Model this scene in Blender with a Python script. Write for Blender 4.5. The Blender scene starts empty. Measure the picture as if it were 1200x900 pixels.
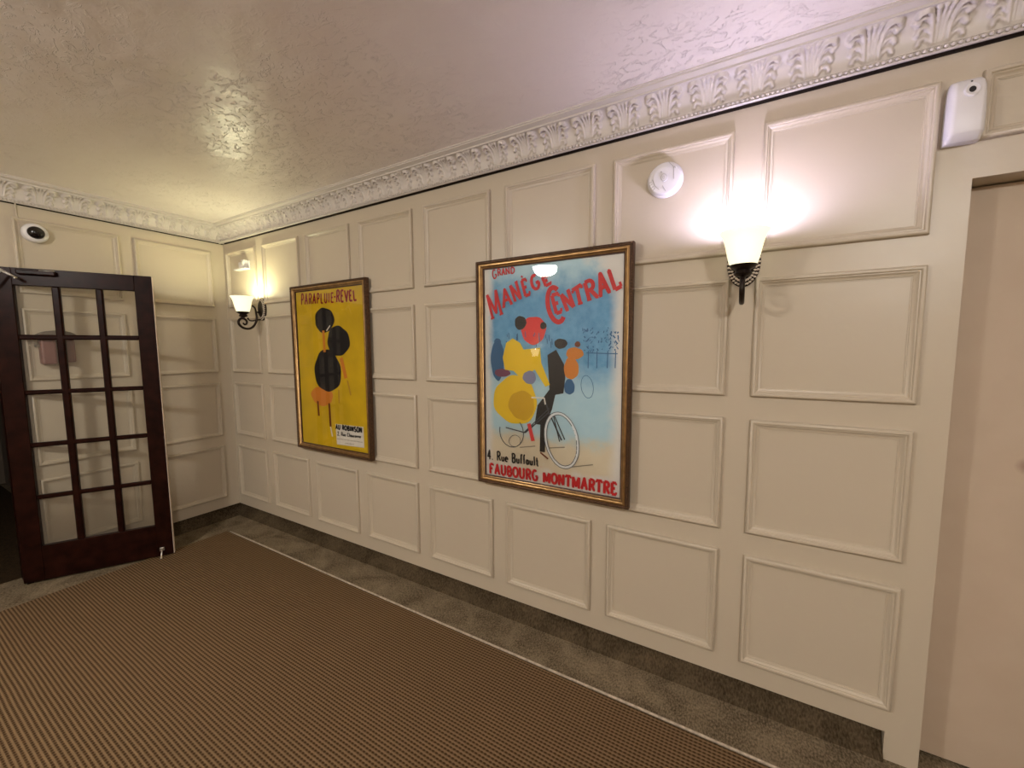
import bpy, bmesh, math, random
from mathutils import Vector, Matrix

scene = bpy.context.scene
COL = scene.collection
R = math.radians

# ------------------------------------------------------------------ camera, world, exposure, lights
def make_camera():
    yaw, pitch, roll = R(59.927), R(-5.078), R(-0.283)
    f = Vector((-math.cos(yaw) * math.cos(pitch), math.sin(yaw) * math.cos(pitch), math.sin(pitch)))
    rt = Vector((math.sin(yaw), math.cos(yaw), 0))
    up = rt.cross(f)
    c, s = math.cos(roll), math.sin(roll)
    r2 = c * rt + s * up
    u2 = c * up - s * rt
    cam = bpy.data.cameras.new('camera')
    cam.sensor_width = 36.0
    cam.lens = 470.73 / 1200 * 36
    cam.clip_start = 0.02
    o = bpy.data.objects.new('camera', cam)
    COL.objects.link(o)
    m = Matrix((( r2.x, u2.x, -f.x, 4.082), (r2.y, u2.y, -f.y, -1.9), (r2.z, u2.z, -f.z, 1.553), (0, 0, 0, 1)))
    o.matrix_world = m
    scene.camera = o
make_camera()

world = bpy.data.worlds.new('world')
scene.world = world
world.use_nodes = True
world.node_tree.nodes['Background'].inputs[0].default_value = (1, 0.9, 0.78, 1)
world.node_tree.nodes['Background'].inputs[1].default_value = 0.02

scene.view_settings.view_transform = 'Standard'
scene.view_settings.look = 'None'
scene.view_settings.gamma = 1.0
scene.view_settings.use_curve_mapping = False
scene.view_settings.exposure = 0.0

SCONCE_NEAR = dict(power=7.2, colour=(0.97, 0.91, 1.45), shade=1.05, tint=(1.0, 0.96, 0.64))
SCONCE_FAR = dict(power=10.0, colour=(1.0, 0.98, 0.62), shade=1.05, tint=(1.0, 0.96, 0.62))
SCONCE_REAR = dict(power=4.0, colour=(1.0, 0.84, 0.62), shade=6.0, tint=(1.0, 0.90, 0.62))
DOME_EMIT = 222.0
DOME_COLOUR = (1.0, 0.95, 0.89)

# ------------------------------------------------------------------ materials
MATS = {}

def mat(name, color, rough=0.6, metal=0.0, spec=0.5, bump=None, vary=None, emit=None, coat=0.0):
    """bump = (scale, strength, distance, detail); vary = (scale, amount)"""
    if name in MATS:
        return MATS[name]
    m = bpy.data.materials.new(name)
    m.use_nodes = True
    nt = m.node_tree
    b = nt.nodes['Principled BSDF']
    b.inputs['Base Color'].default_value = (*color, 1)
    b.inputs['Roughness'].default_value = rough
    b.inputs['Metallic'].default_value = metal
    b.inputs['Specular IOR Level'].default_value = spec
    b.inputs['Coat Weight'].default_value = coat
    if emit:
        b.inputs['Emission Color'].default_value = (*emit[0], 1)
        b.inputs['Emission Strength'].default_value = emit[1]
    if vary or bump:
        tc = nt.nodes.new('ShaderNodeTexCoord')
    if vary:
        n = nt.nodes.new('ShaderNodeTexNoise')
        n.inputs['Scale'].default_value = vary[0]
        n.inputs['Detail'].default_value = 6
        nt.links.new(tc.outputs['Object'], n.inputs['Vector'])
        r = nt.nodes.new('ShaderNodeValToRGB')
        r.color_ramp.elements[0].position = 0.3
        r.color_ramp.elements[1].position = 0.7
        r.color_ramp.elements[0].color = (*[c * (1 - vary[1]) for c in color], 1)
        r.color_ramp.elements[1].color = (*[min(1, c * (1 + vary[1])) for c in color], 1)
        nt.links.new(n.outputs['Fac'], r.inputs['Fac'])
        nt.links.new(r.outputs['Color'], b.inputs['Base Color'])
    if bump:
        n = nt.nodes.new('ShaderNodeTexNoise')
        n.inputs['Scale'].default_value = bump[0]
        n.inputs['Detail'].default_value = bump[3] if len(bump) > 3 else 4
        nt.links.new(tc.outputs['Object'], n.inputs['Vector'])
        bp = nt.nodes.new('ShaderNodeBump')
        bp.inputs['Strength'].default_value = bump[1]
        bp.inputs['Distance'].default_value = bump[2]
        nt.links.new(n.outputs['Fac'], bp.inputs['Height'])
        nt.links.new(bp.outputs['Normal'], b.inputs['Normal'])
    MATS[name] = m
    return m

def node(nt, kind, **kw):
    n = nt.nodes.new(kind)
    for k, v in kw.items():
        if k.startswith('i_'):
            key = k[2:].replace('_', ' ')
            n.inputs[key].default_value = v
        else:
            setattr(n, k, v)
    return n

def mth(nt, op, a, b=None, c=None, clamp=False):
    n = nt.nodes.new('ShaderNodeMath')
    n.operation = op
    n.use_clamp = clamp
    for i, v in enumerate((a, b, c)):
        if v is None:
            continue
        if isinstance(v, (int, float)):
            n.inputs[i].default_value = v
        else:
            nt.links.new(v, n.inputs[i])
    return n.outputs[0]

def mixc(nt, fac, a, b):
    n = nt.nodes.new('ShaderNodeMix')
    n.data_type = 'RGBA'
    for sock, v in ((n.inputs[0], fac), (n.inputs[6], a), (n.inputs[7], b)):
        if isinstance(v, (int, float)):
            sock.default_value = v
        elif isinstance(v, tuple):
            sock.default_value = (*v, 1)
        else:
            nt.links.new(v, sock)
    return n.outputs[2]

PAINT = mat('cream_semigloss_paint', (0.525, 0.455, 0.350), rough=0.36, bump=(9, 0.10, 0.02, 6))
CORNICE = mat('cream_plaster_paint', (0.62, 0.57, 0.52), rough=0.42)
PLAIN = mat('flat_wall_paint', (0.55, 0.46, 0.36), rough=0.7, bump=(60, 0.15, 0.004, 4))
WOOD = mat('dark_mahogany', (0.015, 0.0040, 0.0024), rough=0.34, spec=0.09, vary=(14, 0.5))
EDGEPAINT = mat('pale_edge_paint', (0.60, 0.50, 0.40), rough=0.5)
BRONZE = mat('oil_rubbed_bronze', (0.022, 0.014, 0.010), rough=0.38, metal=0.6)
BRONZEHI = mat('worn_bronze_silver', (0.72, 0.63, 0.54), rough=0.42, metal=0.25)
SILVER = mat('brushed_steel', (0.62, 0.60, 0.56), rough=0.3, metal=0.9)
WHITEPL = mat('white_plastic', (0.72, 0.70, 0.70), rough=0.4)
GREYPL = mat('grey_plastic', (0.42, 0.40, 0.38), rough=0.5)
DARKPL = mat('dark_plastic', (0.015, 0.012, 0.012), rough=0.35)
BLACKGL = mat('black_dome_acrylic', (0.006, 0.004, 0.005), rough=0.06)
EDGING = mat('carpet_edging', (0.42, 0.35, 0.26), rough=0.7, vary=(60, 0.3))
GOLD = mat('antique_gold_leaf', (0.40, 0.245, 0.10), rough=0.30, metal=0.75, vary=(25, 0.25))
GOLDDK = mat('dark_brown_gilt', (0.085, 0.042, 0.018), rough=0.45, metal=0.35, vary=(120, 0.5))
REDBROWN = mat('red_brown_sight_edge', (0.055, 0.020, 0.010), rough=0.45)
PINKBOX = mat('dusty_pink_enamel', (0.20, 0.085, 0.075), rough=0.5)
GREYHOOD = mat('warm_grey_enamel', (0.16, 0.13, 0.10), rough=0.5)
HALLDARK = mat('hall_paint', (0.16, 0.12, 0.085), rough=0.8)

def ceiling_material():
    m = bpy.data.materials.new('trowelled_ceiling_paint')
    m.use_nodes = True
    nt = m.node_tree
    b = nt.nodes['Principled BSDF']
    b.inputs['Base Color'].default_value = (0.90, 0.835, 0.785, 1)
    b.inputs['Roughness'].default_value = 0.34
    tc = node(nt, 'ShaderNodeTexCoord')
    big = node(nt, 'ShaderNodeTexNoise', i_Scale=2.1, i_Detail=2.0)
    nt.links.new(tc.outputs['Object'], big.inputs['Vector'])
    mask = node(nt, 'ShaderNodeMapRange', i_From_Min=0.45, i_From_Max=0.60)
    nt.links.new(big.outputs['Fac'], mask.inputs['Value'])
    # swirled trowel marks: stretched, distorted noise turned into plateaus
    mp = node(nt, 'ShaderNodeMapping')
    mp.inputs['Rotation'].default_value = (0, 0, R(35))
    mp.inputs['Scale'].default_value = (1.0, 1.7, 1.0)
    nt.links.new(tc.outputs['Object'], mp.inputs['Vector'])
    n1 = node(nt, 'ShaderNodeTexNoise', i_Scale=12.0, i_Detail=5.0, i_Distortion=2.2, i_Roughness=0.6)
    nt.links.new(mp.outputs['Vector'], n1.inputs['Vector'])
    pl = node(nt, 'ShaderNodeMapRange', i_From_Min=0.545, i_From_Max=0.60)
    pl.interpolation_type = 'SMOOTHSTEP'
    nt.links.new(n1.outputs['Fac'], pl.inputs['Value'])
    n2 = node(nt, 'ShaderNodeTexNoise', i_Scale=48.0, i_Detail=3.0, i_Distortion=0.6)
    nt.links.new(tc.outputs['Object'], n2.inputs['Vector'])
    h = mth(nt, 'MULTIPLY', pl.outputs[0], mth(nt, 'MULTIPLY_ADD', mask.outputs[0], 0.93, 0.07))
    h = mth(nt, 'MULTIPLY_ADD', n2.outputs['Fac'], 0.12, h)
    n3 = node(nt, 'ShaderNodeTexNoise', i_Scale=5.0, i_Detail=2.0)
    nt.links.new(tc.outputs['Object'], n3.inputs['Vector'])
    h = mth(nt, 'MULTIPLY_ADD', n3.outputs['Fac'], 1.2, h)
    bp = node(nt, 'ShaderNodeBump', i_Strength=0.62, i_Distance=0.016)
    nt.links.new(h, bp.inputs['Height'])
    nt.links.new(bp.outputs['Normal'], b.inputs['Normal'])
    return m

def rib_material():
    m = bpy.data.materials.new('ribbed_brown_carpet')
    m.use_nodes = True
    nt = m.node_tree
    b = nt.nodes['Principled BSDF']
    b.inputs['Roughness'].default_value = 0.95
    b.inputs['Specular IOR Level'].default_value = 0.1
    tc = node(nt, 'ShaderNodeTexCoord')
    sx = node(nt, 'ShaderNodeSeparateXYZ')
    wob = node(nt, 'ShaderNodeTexNoise', i_Scale=1.5, i_Detail=2.0)
    nt.links.new(tc.outputs['Object'], wob.inputs['Vector'])
    nt.links.new(tc.outputs['Object'], sx.inputs[0])
    y = mth(nt, 'MULTIPLY_ADD', wob.outputs['Fac'], 0.010, sx.outputs[1])
    x = mth(nt, 'MULTIPLY_ADD', wob.outputs['Fac'], 0.010, sx.outputs[0])
    ry = mth(nt, 'MULTIPLY_ADD', mth(nt, 'SINE', mth(nt, 'MULTIPLY', y, 2 * math.pi / 0.0150)), 0.5, 0.5)
    rx = mth(nt, 'MULTIPLY_ADD', mth(nt, 'SINE', mth(nt, 'MULTIPLY', x, 2 * math.pi / 0.0165)), 0.5, 0.5)
    hole = mth(nt, 'MULTIPLY', ry, mth(nt, 'MULTIPLY_ADD', rx, 0.50, 0.50))
    k = node(nt, 'ShaderNodeMapRange', i_From_Min=0.15, i_From_Max=0.75)
    nt.links.new(hole, k.inputs['Value'])
    fine = node(nt, 'ShaderNodeTexNoise', i_Scale=260.0, i_Detail=3.0)
    nt.links.new(tc.outputs['Object'], fine.inputs['Vector'])
    tan = mixc(nt, fine.outputs['Fac'], (0.135, 0.083, 0.040), (0.24, 0.155, 0.083))
    wear = node(nt, 'ShaderNodeTexNoise', i_Scale=1.1, i_Detail=3.0)
    nt.links.new(tc.outputs['Object'], wear.inputs['Vector'])
    tan = mixc(nt, mth(nt, 'MULTIPLY', wear.outputs['Fac'], 0.5), tan, (0.16, 0.107, 0.055))
    c = mixc(nt, k.outputs[0], tan, (0.052, 0.027, 0.011))
    nt.links.new(c, b.inputs['Base Color'])
    bp = node(nt, 'ShaderNodeBump', i_Strength=0.7, i_Distance=0.003)
    nt.links.new(mth(nt, 'SUBTRACT', mth(nt, 'MULTIPLY', fine.outputs['Fac'], 0.4), k.outputs[0]), bp.inputs['Height'])
    nt.links.new(bp.outputs['Normal'], b.inputs['Normal'])
    return m

def plush_material(name, a, c2):
    m = bpy.data.materials.new(name)
    m.use_nodes = True
    nt = m.node_tree
    b = nt.nodes['Principled BSDF']
    b.inputs['Roughness'].default_value = 1.0
    b.inputs['Specular IOR Level'].default_value = 0.05
    tc = node(nt, 'ShaderNodeTexCoord')
    mp = node(nt, 'ShaderNodeMapping')
    mp.inputs['Scale'].default_value = (1.0, 0.55, 0.5)
    nt.links.new(tc.outputs['Object'], mp.inputs['Vector'])
    n1 = node(nt, 'ShaderNodeTexNoise', i_Scale=150.0, i_Detail=4.0)
    n2 = node(nt, 'ShaderNodeTexNoise', i_Scale=6.0, i_Detail=4.0, i_Distortion=0.8)
    nt.links.new(mp.outputs['Vector'], n1.inputs['Vector'])
    nt.links.new(tc.outputs['Object'], n2.inputs['Vector'])
    f = mth(nt, 'MULTIPLY_ADD', n2.outputs['Fac'], 0.6, mth(nt, 'MULTIPLY', n1.outputs['Fac'], 0.9))
    k = node(nt, 'ShaderNodeMapRange', i_From_Min=0.50, i_From_Max=1.0)
    nt.links.new(f, k.inputs['Value'])
    nt.links.new(mixc(nt, k.outputs[0], a, c2), b.inputs['Base Color'])
    bp = node(nt, 'ShaderNodeBump', i_Strength=0.9, i_Distance=0.006)
    nt.links.new(n1.outputs['Fac'], bp.inputs['Height'])
    nt.links.new(bp.outputs['Normal'], b.inputs['Normal'])
    return m

def glass_material(name, dust=0.0):
    m = bpy.data.materials.new(name)
    m.use_nodes = True
    nt = m.node_tree
    out = nt.nodes['Material Output']
    nt.nodes.remove(nt.nodes['Principled BSDF'])
    t = node(nt, 'ShaderNodeBsdfTransparent')
    t.inputs[0].default_value = (0.95, 0.95, 0.93, 1)
    g = node(nt, 'ShaderNodeBsdfGlossy')
    g.inputs['Roughness'].default_value = 0.0
    fr = node(nt, 'ShaderNodeFresnel', i_IOR=1.5)
    mx = node(nt, 'ShaderNodeMixShader')
    nt.links.new(fr.outputs[0], mx.inputs[0])
    nt.links.new(t.outputs[0], mx.inputs[1])
    nt.links.new(g.outputs[0], mx.inputs[2])
    last = mx
    if dust:
        d = node(nt, 'ShaderNodeBsdfDiffuse')
        d.inputs[0].default_value = (0.6, 0.55, 0.45, 1)
        m2 = node(nt, 'ShaderNodeMixShader')
        m2.inputs[0].default_value = dust
        nt.links.new(mx.outputs[0], m2.inputs[1])
        nt.links.new(d.outputs[0], m2.inputs[2])
        last = m2
    nt.links.new(last.outputs[0], out.inputs['Surface'])
    return m

def print_blue():
    m = bpy.data.materials.new('print_blue_wash')
    m.use_nodes = True
    nt = m.node_tree
    b = nt.nodes['Principled BSDF']
    b.inputs['Roughness'].default_value = 0.6
    tc = node(nt, 'ShaderNodeTexCoord')
    sp = node(nt, 'ShaderNodeSeparateXYZ')
    nt.links.new(tc.outputs['Object'], sp.inputs[0])
    n = node(nt, 'ShaderNodeTexNoise', i_Scale=7.0, i_Detail=6.0, i_Roughness=0.65)
    nt.links.new(tc.outputs['Object'], n.inputs['Vector'])
    n2 = node(nt, 'ShaderNodeTexNoise', i_Scale=26.0, i_Detail=5.0)
    nt.links.new(tc.outputs['Object'], n2.inputs['Vector'])
    # local coordinates: x 0..0.775 across, z 0..1.145 up
    nz = mth(nt, 'MULTIPLY_ADD', n.outputs['Fac'], 0.22, mth(nt, 'SUBTRACT', sp.outputs[2], 0.11))
    nx = mth(nt, 'MULTIPLY_ADD', n.outputs['Fac'], 0.07, mth(nt, 'SUBTRACT', sp.outputs[0], 0.035))
    def ramp(v, a, c):
        k = node(nt, 'ShaderNodeMapRange', i_From_Min=a, i_From_Max=c)
        k.interpolation_type = 'SMOOTHSTEP'
        nt.links.new(v, k.inputs['Value'])
        return k.outputs[0]
    deep = mixc(nt, n2.outputs['Fac'], (0.045, 0.24, 0.48), (0.24, 0.53, 0.75))
    light = mixc(nt, n.outputs['Fac'], (0.36, 0.58, 0.70), (0.58, 0.74, 0.80))
    sky = mixc(nt, ramp(nz, 0.50, 0.66), light, deep)
    sky = mixc(nt, ramp(nz, 0.98, 1.12), sky, light)
    sand = mixc(nt, n.outputs['Fac'], (0.68, 0.58, 0.42), (0.80, 0.72, 0.58))
    col = mixc(nt, ramp(nz, 0.20, 0.31), sand, sky)
    pale = (0.78, 0.75, 0.72)
    edge = mth(nt, 'MULTIPLY', ramp(nx, 0.015, 0.07), mth(nt, 'SUBTRACT', 1.0, ramp(nx, 0.69, 0.76)))
    edge = mth(nt, 'MULTIPLY', edge, ramp(nz, 0.05, 0.11))
    corner = mth(nt, 'ADD', nx, nz)
    edge = mth(nt, 'MULTIPLY', edge, mth(nt, 'SUBTRACT', 1.0, ramp(corner, 1.66, 1.80)))
    col = mixc(nt, edge, pale, col)
    nt.links.new(col, b.inputs['Base Color'])
    return m

CEIL = ceiling_material()
RIB = rib_material()
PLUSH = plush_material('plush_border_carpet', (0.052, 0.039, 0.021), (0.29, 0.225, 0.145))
PLUSHSHADE = plush_material('plush_cove_shaded', (0.024, 0.017, 0.009), (0.12, 0.088, 0.052))  # border plush darkened, the shade on the cove put into its colour
GLASS = glass_material('picture_glass')
DOORGLASS = glass_material('door_glass', 0.06)
PRINTBLUE = print_blue()
PRINTYEL = mat('print_yellow', (0.66, 0.45, 0.008), rough=0.6, vary=(5, 0.13))
INKS = {
    'red': (0.62, 0.015, 0.022), 'crimson': (0.30, 0.012, 0.02), 'ink': (0.010, 0.009, 0.010), 'paper': (0.80, 0.75, 0.68),
    'char': (0.014, 0.011, 0.011), 'orange': (0.66, 0.24, 0.03), 'rust': (0.20, 0.05, 0.012), 'amber': (0.50, 0.28, 0.03),
    'poppy': (0.75, 0.05, 0.05), 'peach': (0.80, 0.55, 0.38), 'yellow': (0.85, 0.60, 0.015), 'gold': (0.68, 0.43, 0.012),
    'lilac': (0.26, 0.27, 0.42), 'deepblue': (0.035, 0.14, 0.30), 'plum': (0.20, 0.06, 0.12), 'white': (0.82, 0.84, 0.86),
    'grey': (0.12, 0.13, 0.15), 'slate': (0.05, 0.055, 0.07), 'sandshade': (0.28, 0.24, 0.18),
}
def ink(n):
    return mat('ink_' + n, INKS[n], rough=0.6)

# ------------------------------------------------------------------ mesh helpers
def obj(name, verts, faces, mats, parent=None, fmats=None, smooth=False, loc=(0, 0, 0)):
    me = bpy.data.meshes.new(name)
    me.from_pydata([tuple(v) for v in verts], [], faces)
    if not isinstance(mats, (list, tuple)):
        mats = [mats]
    for mm_ in mats:
        me.materials.append(mm_)
    if fmats:
        for p, i in zip(me.polygons, fmats):
            p.material_index = i
    if smooth:
        for p in me.polygons:
            p.use_smooth = True
    me.update()
    o = bpy.data.objects.new(name, me)
    COL.objects.link(o)
    o.location = loc
    if parent:
        o.parent = parent
    return o

def tag(o, label=None, cat=None, group=None, kind=None):
    if label: o['label'] = label
    if cat: o['category'] = cat
    if group: o['group'] = group
    if kind: o['kind'] = kind
    return o

def empty(name, loc=(0, 0, 0), rz=0.0):
    o = bpy.data.objects.new(name, None)
    COL.objects.link(o)
    o.location = loc
    o.rotation_euler = (0, 0, rz)
    o.empty_display_size = 0.05
    return o

class MB:
    def __init__(self):
        self.v, self.f, self.m = [], [], []
    def add(self, vs, fs, m=0):
        n = len(self.v)
        self.v += [tuple(v) for v in vs]
        self.f += [tuple(i + n for i in f) for f in fs]
        self.m += [m] * len(fs)
        return self
    def box(self, x0, x1, y0, y1, z0, z1, m=0):
        vs = [(x, y, z) for x in (x0, x1) for y in (y0, y1) for z in (z0, z1)]
        fs = [(0, 1, 3, 2), (4, 6, 7, 5), (0, 4, 5, 1), (2, 3, 7, 6), (0, 2, 6, 4), (1, 5, 7, 3)]
        return self.add(vs, fs, m)
    def bbox(self, x0, x1, y0, y1, z0, z1, bev, m=0, seg=2):
        bm = bmesh.new()
        bmesh.ops.create_cube(bm, size=1.0)
        for v in bm.verts:
            v.co = Vector(((x0 + x1) / 2 + v.co.x * (x1 - x0), (y0 + y1) / 2 + v.co.y * (y1 - y0), (z0 + z1) / 2 + v.co.z * (z1 - z0)))
        bmesh.ops.bevel(bm, geom=bm.edges[:], offset=bev, segments=seg, affect='EDGES', profile=0.5)
        return self.bm(bm, m)
    def bm(self, bm, m=0, mtx=None):
        bm.verts.ensure_lookup_table()
        bm.verts.index_update()
        vs = [(mtx @ v.co) if mtx else v.co.copy() for v in bm.verts]
        fs = [tuple(v.index for v in f.verts) for f in bm.faces]
        bm.free()
        return self.add(vs, fs, m)
    def lathe(self, prof, n=32, m=0, mtx=None, sx=1.0, sy=1.0, caps=True):
        vs, fs = [], []
        for r, z in prof:
            for i in range(n):
                a = 2 * math.pi * i / n
                v = Vector((r * math.cos(a) * sx, r * math.sin(a) * sy, z))
                vs.append((mtx @ v) if mtx else v)
        for j in range(len(prof) - 1):
            for i in range(n):
                k = (i + 1) % n
                fs.append((j * n + i, j * n + k, (j + 1) * n + k, (j + 1) * n + i))
        if caps:
            fs.append(tuple(range(n - 1, -1, -1)))
            fs.append(tuple((len(prof) - 1) * n + i for i in range(n)))
        return self.add(vs, fs, m)
    def tube(self, pts, rad, n=10, m=0, closed=False):
        pts = [Vector(p) for p in pts]
        rads = rad if isinstance(rad, (list, tuple)) else [rad] * len(pts)
        vs, fs = [], []
        prev = None
        for i, p in enumerate(pts):
            a = pts[max(i - 1, 0)] if not closed else pts[i - 1]
            c = pts[min(i + 1, len(pts) - 1)] if not closed else pts[(i + 1) % len(pts)]
            t = (c - a).normalized()
            if prev is None:
                ref = Vector((0, 0, 1)) if abs(t.z) < 0.9 else Vector((1, 0, 0))
                nrm = t.cross(ref).normalized()
            else:
                nrm = (prev - t * prev.dot(t)).normalized()
            prev = nrm
            bn = t.cross(nrm)
            for k in range(n):
                an = 2 * math.pi * k / n
                vs.append(p + (nrm * math.cos(an) + bn * math.sin(an)) * rads[i])
        L = len(pts)
        for i in range(L if closed else L - 1):
            for k in range(n):
                q = (k + 1) % n
                j = (i + 1) % L
                fs.append((i * n + k, i * n + q, j * n + q, j * n + k))
        if not closed:
            fs.append(tuple(range(n - 1, -1, -1)))
            fs.append(tuple((L - 1) * n + k for k in range(n)))
        return self.add(vs, fs, m)
    def ball(self, c, r, m=0, sub=1, scale=(1, 1, 1)):
        bm = bmesh.new()
        bmesh.ops.create_icosphere(bm, subdivisions=sub, radius=r)
        mt = Matrix.Translation(Vector(c)) @ Matrix.Diagonal((*scale, 1))
        return self.bm(bm, m, mt)
    def build(self, name, mats, parent=None, smooth=False, loc=(0, 0, 0)):
        return obj(name, self.v, self.f, mats, parent, self.m, smooth, loc)

def auto_smooth(o, ang=40):
    me = o.data
    for p in me.polygons:
        p.use_smooth = True
    bm = bmesh.new()
    bm.from_mesh(me)
    for e in bm.edges:
        if len(e.link_faces) == 2 and e.calc_face_angle(0) > R(ang):
            e.smooth = False
    bm.to_mesh(me)
    bm.free()
    return o

def spline(pts, n=8):
    P = [Vector(p) for p in pts]
    out = []
    for i in range(len(P) - 1):
        p0, p1, p2, p3 = P[max(i - 1, 0)], P[i], P[i + 1], P[min(i + 2, len(P) - 1)]
        for k in range(n):
            t = k / n
            out.append(0.5 * ((2 * p1) + (p2 - p0) * t + (2 * p0 - 5 * p1 + 4 * p2 - p3) * t * t + (3 * p1 - p0 - 3 * p2 + p3) * t ** 3))
    out.append(P[-1])
    return out

# poster lettering and print shapes: millimetres along the wall and up
TEXT = [
    ('b', 'M', (2871, 1713, 2949, 1741, 2836, 1840, 2913, 1872), 'red', 16, 1),
    ('b', 'A', (2945, 1771, 3009, 1791, 2934, 1859, 2983, 1871), 'red', 16, 1),
    ('b', 'N', (3016, 1801, 3066, 1811, 2986, 1880, 3038, 1902), 'red', 16, 1),
    ('b', 'E', (3078, 1820, 3115, 1832, 3055, 1902, 3091, 1910), 'red', 16, 1),
    ('b', 'G', (3126, 1847, 3174, 1862, 3108, 1913, 3150, 1931), 'red', 16, 1),
    ('b', 'E', (3193, 1861, 3234, 1879, 3174, 1907, 3211, 1914), 'red', 16, 1),
    ('b', '`', (3059, 1916, 3071, 1918, 3056, 1928, 3068, 1929), 'red', 9, 0),
    ('b', 'C', (3221, 1673, 3321, 1689, 3185, 1838, 3275, 1866), 'red', 24, 0),
    ('b', 'E', (3252, 1723, 3291, 1734, 3224, 1813, 3276, 1825), 'red', 19, 1),
    ('b', 'N', (3310, 1736, 3360, 1755, 3276, 1813, 3330, 1837), 'red', 19, 1),
    ('b', 'T', (3357, 1761, 3412, 1773, 3340, 1830, 3390, 1857), 'red', 19, 1),
    ('b', 'R', (3418, 1779, 3475, 1793, 3395, 1859, 3449, 1881), 'red', 19, 1),
    ('b', 'A', (3478, 1793, 3532, 1813, 3464, 1889, 3498, 1906), 'red', 19, 1),
    ('b', 'L', (3544, 1815, 3585, 1835, 3516, 1907, 3541, 1916), 'red', 19, 1),
    ('b', 'G', (2885, 1925, 2912, 1931, 2878, 1973, 2906, 1976), 'red', 7, 1),
    ('b', 'R', (2916, 1941, 2940, 1944, 2910, 1976, 2935, 1976), 'red', 7, 1),
    ('b', 'A', (2942, 1942, 2964, 1944, 2941, 1975, 2959, 1976), 'red', 7, 1),
    ('b', 'N', (2967, 1944, 2994, 1945, 2963, 1976, 2990, 1976), 'red', 7, 1),
    ('b', 'D', (2996, 1944, 3023, 1946, 2994, 1975, 3021, 1978), 'red', 7, 1),
    ('b', 'FAUBOURG', (2850, 850, 3157, 852, 2850, 902, 3156, 906), 'red', 13, 1),
    ('b', 'MONTMARTRE', (3187, 854, 3577, 852, 3187, 903, 3578, 909), 'red', 14, 1),
    ('b', '4. Rue Buffault', (2840, 927, 3160, 933, 2839, 979, 3158, 981), 'ink', 8, 0),
    ('b', '.', (3168, 930, 3183, 930, 3168, 944, 3183, 944), 'red', 6, 0),
    ('s', 'PARAPLUIE', (1163, 1889, 1546, 1885, 1170, 1967, 1550, 1949), 'crimson', 11, 0),
    ('s', '-', (1550, 1913, 1570, 1913, 1551, 1929, 1571, 1929), 'crimson', 12, 0),
    ('s', 'REVEL', (1571, 1883, 1789, 1884, 1580, 1965, 1782, 1948), 'crimson', 14, 0),
    ('s', 'AU', (1504, 970, 1558, 971, 1506, 1003, 1560, 1005), 'ink', 9, 0),
    ('s', 'ROBINSON', (1576, 972, 1791, 972, 1578, 1004, 1793, 1007), 'ink', 10, 0),
    ('s', '2, Rue Chaucanne', (1523, 925, 1776, 932, 1525, 953, 1777, 956), 'ink', 5, 0),
]
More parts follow.
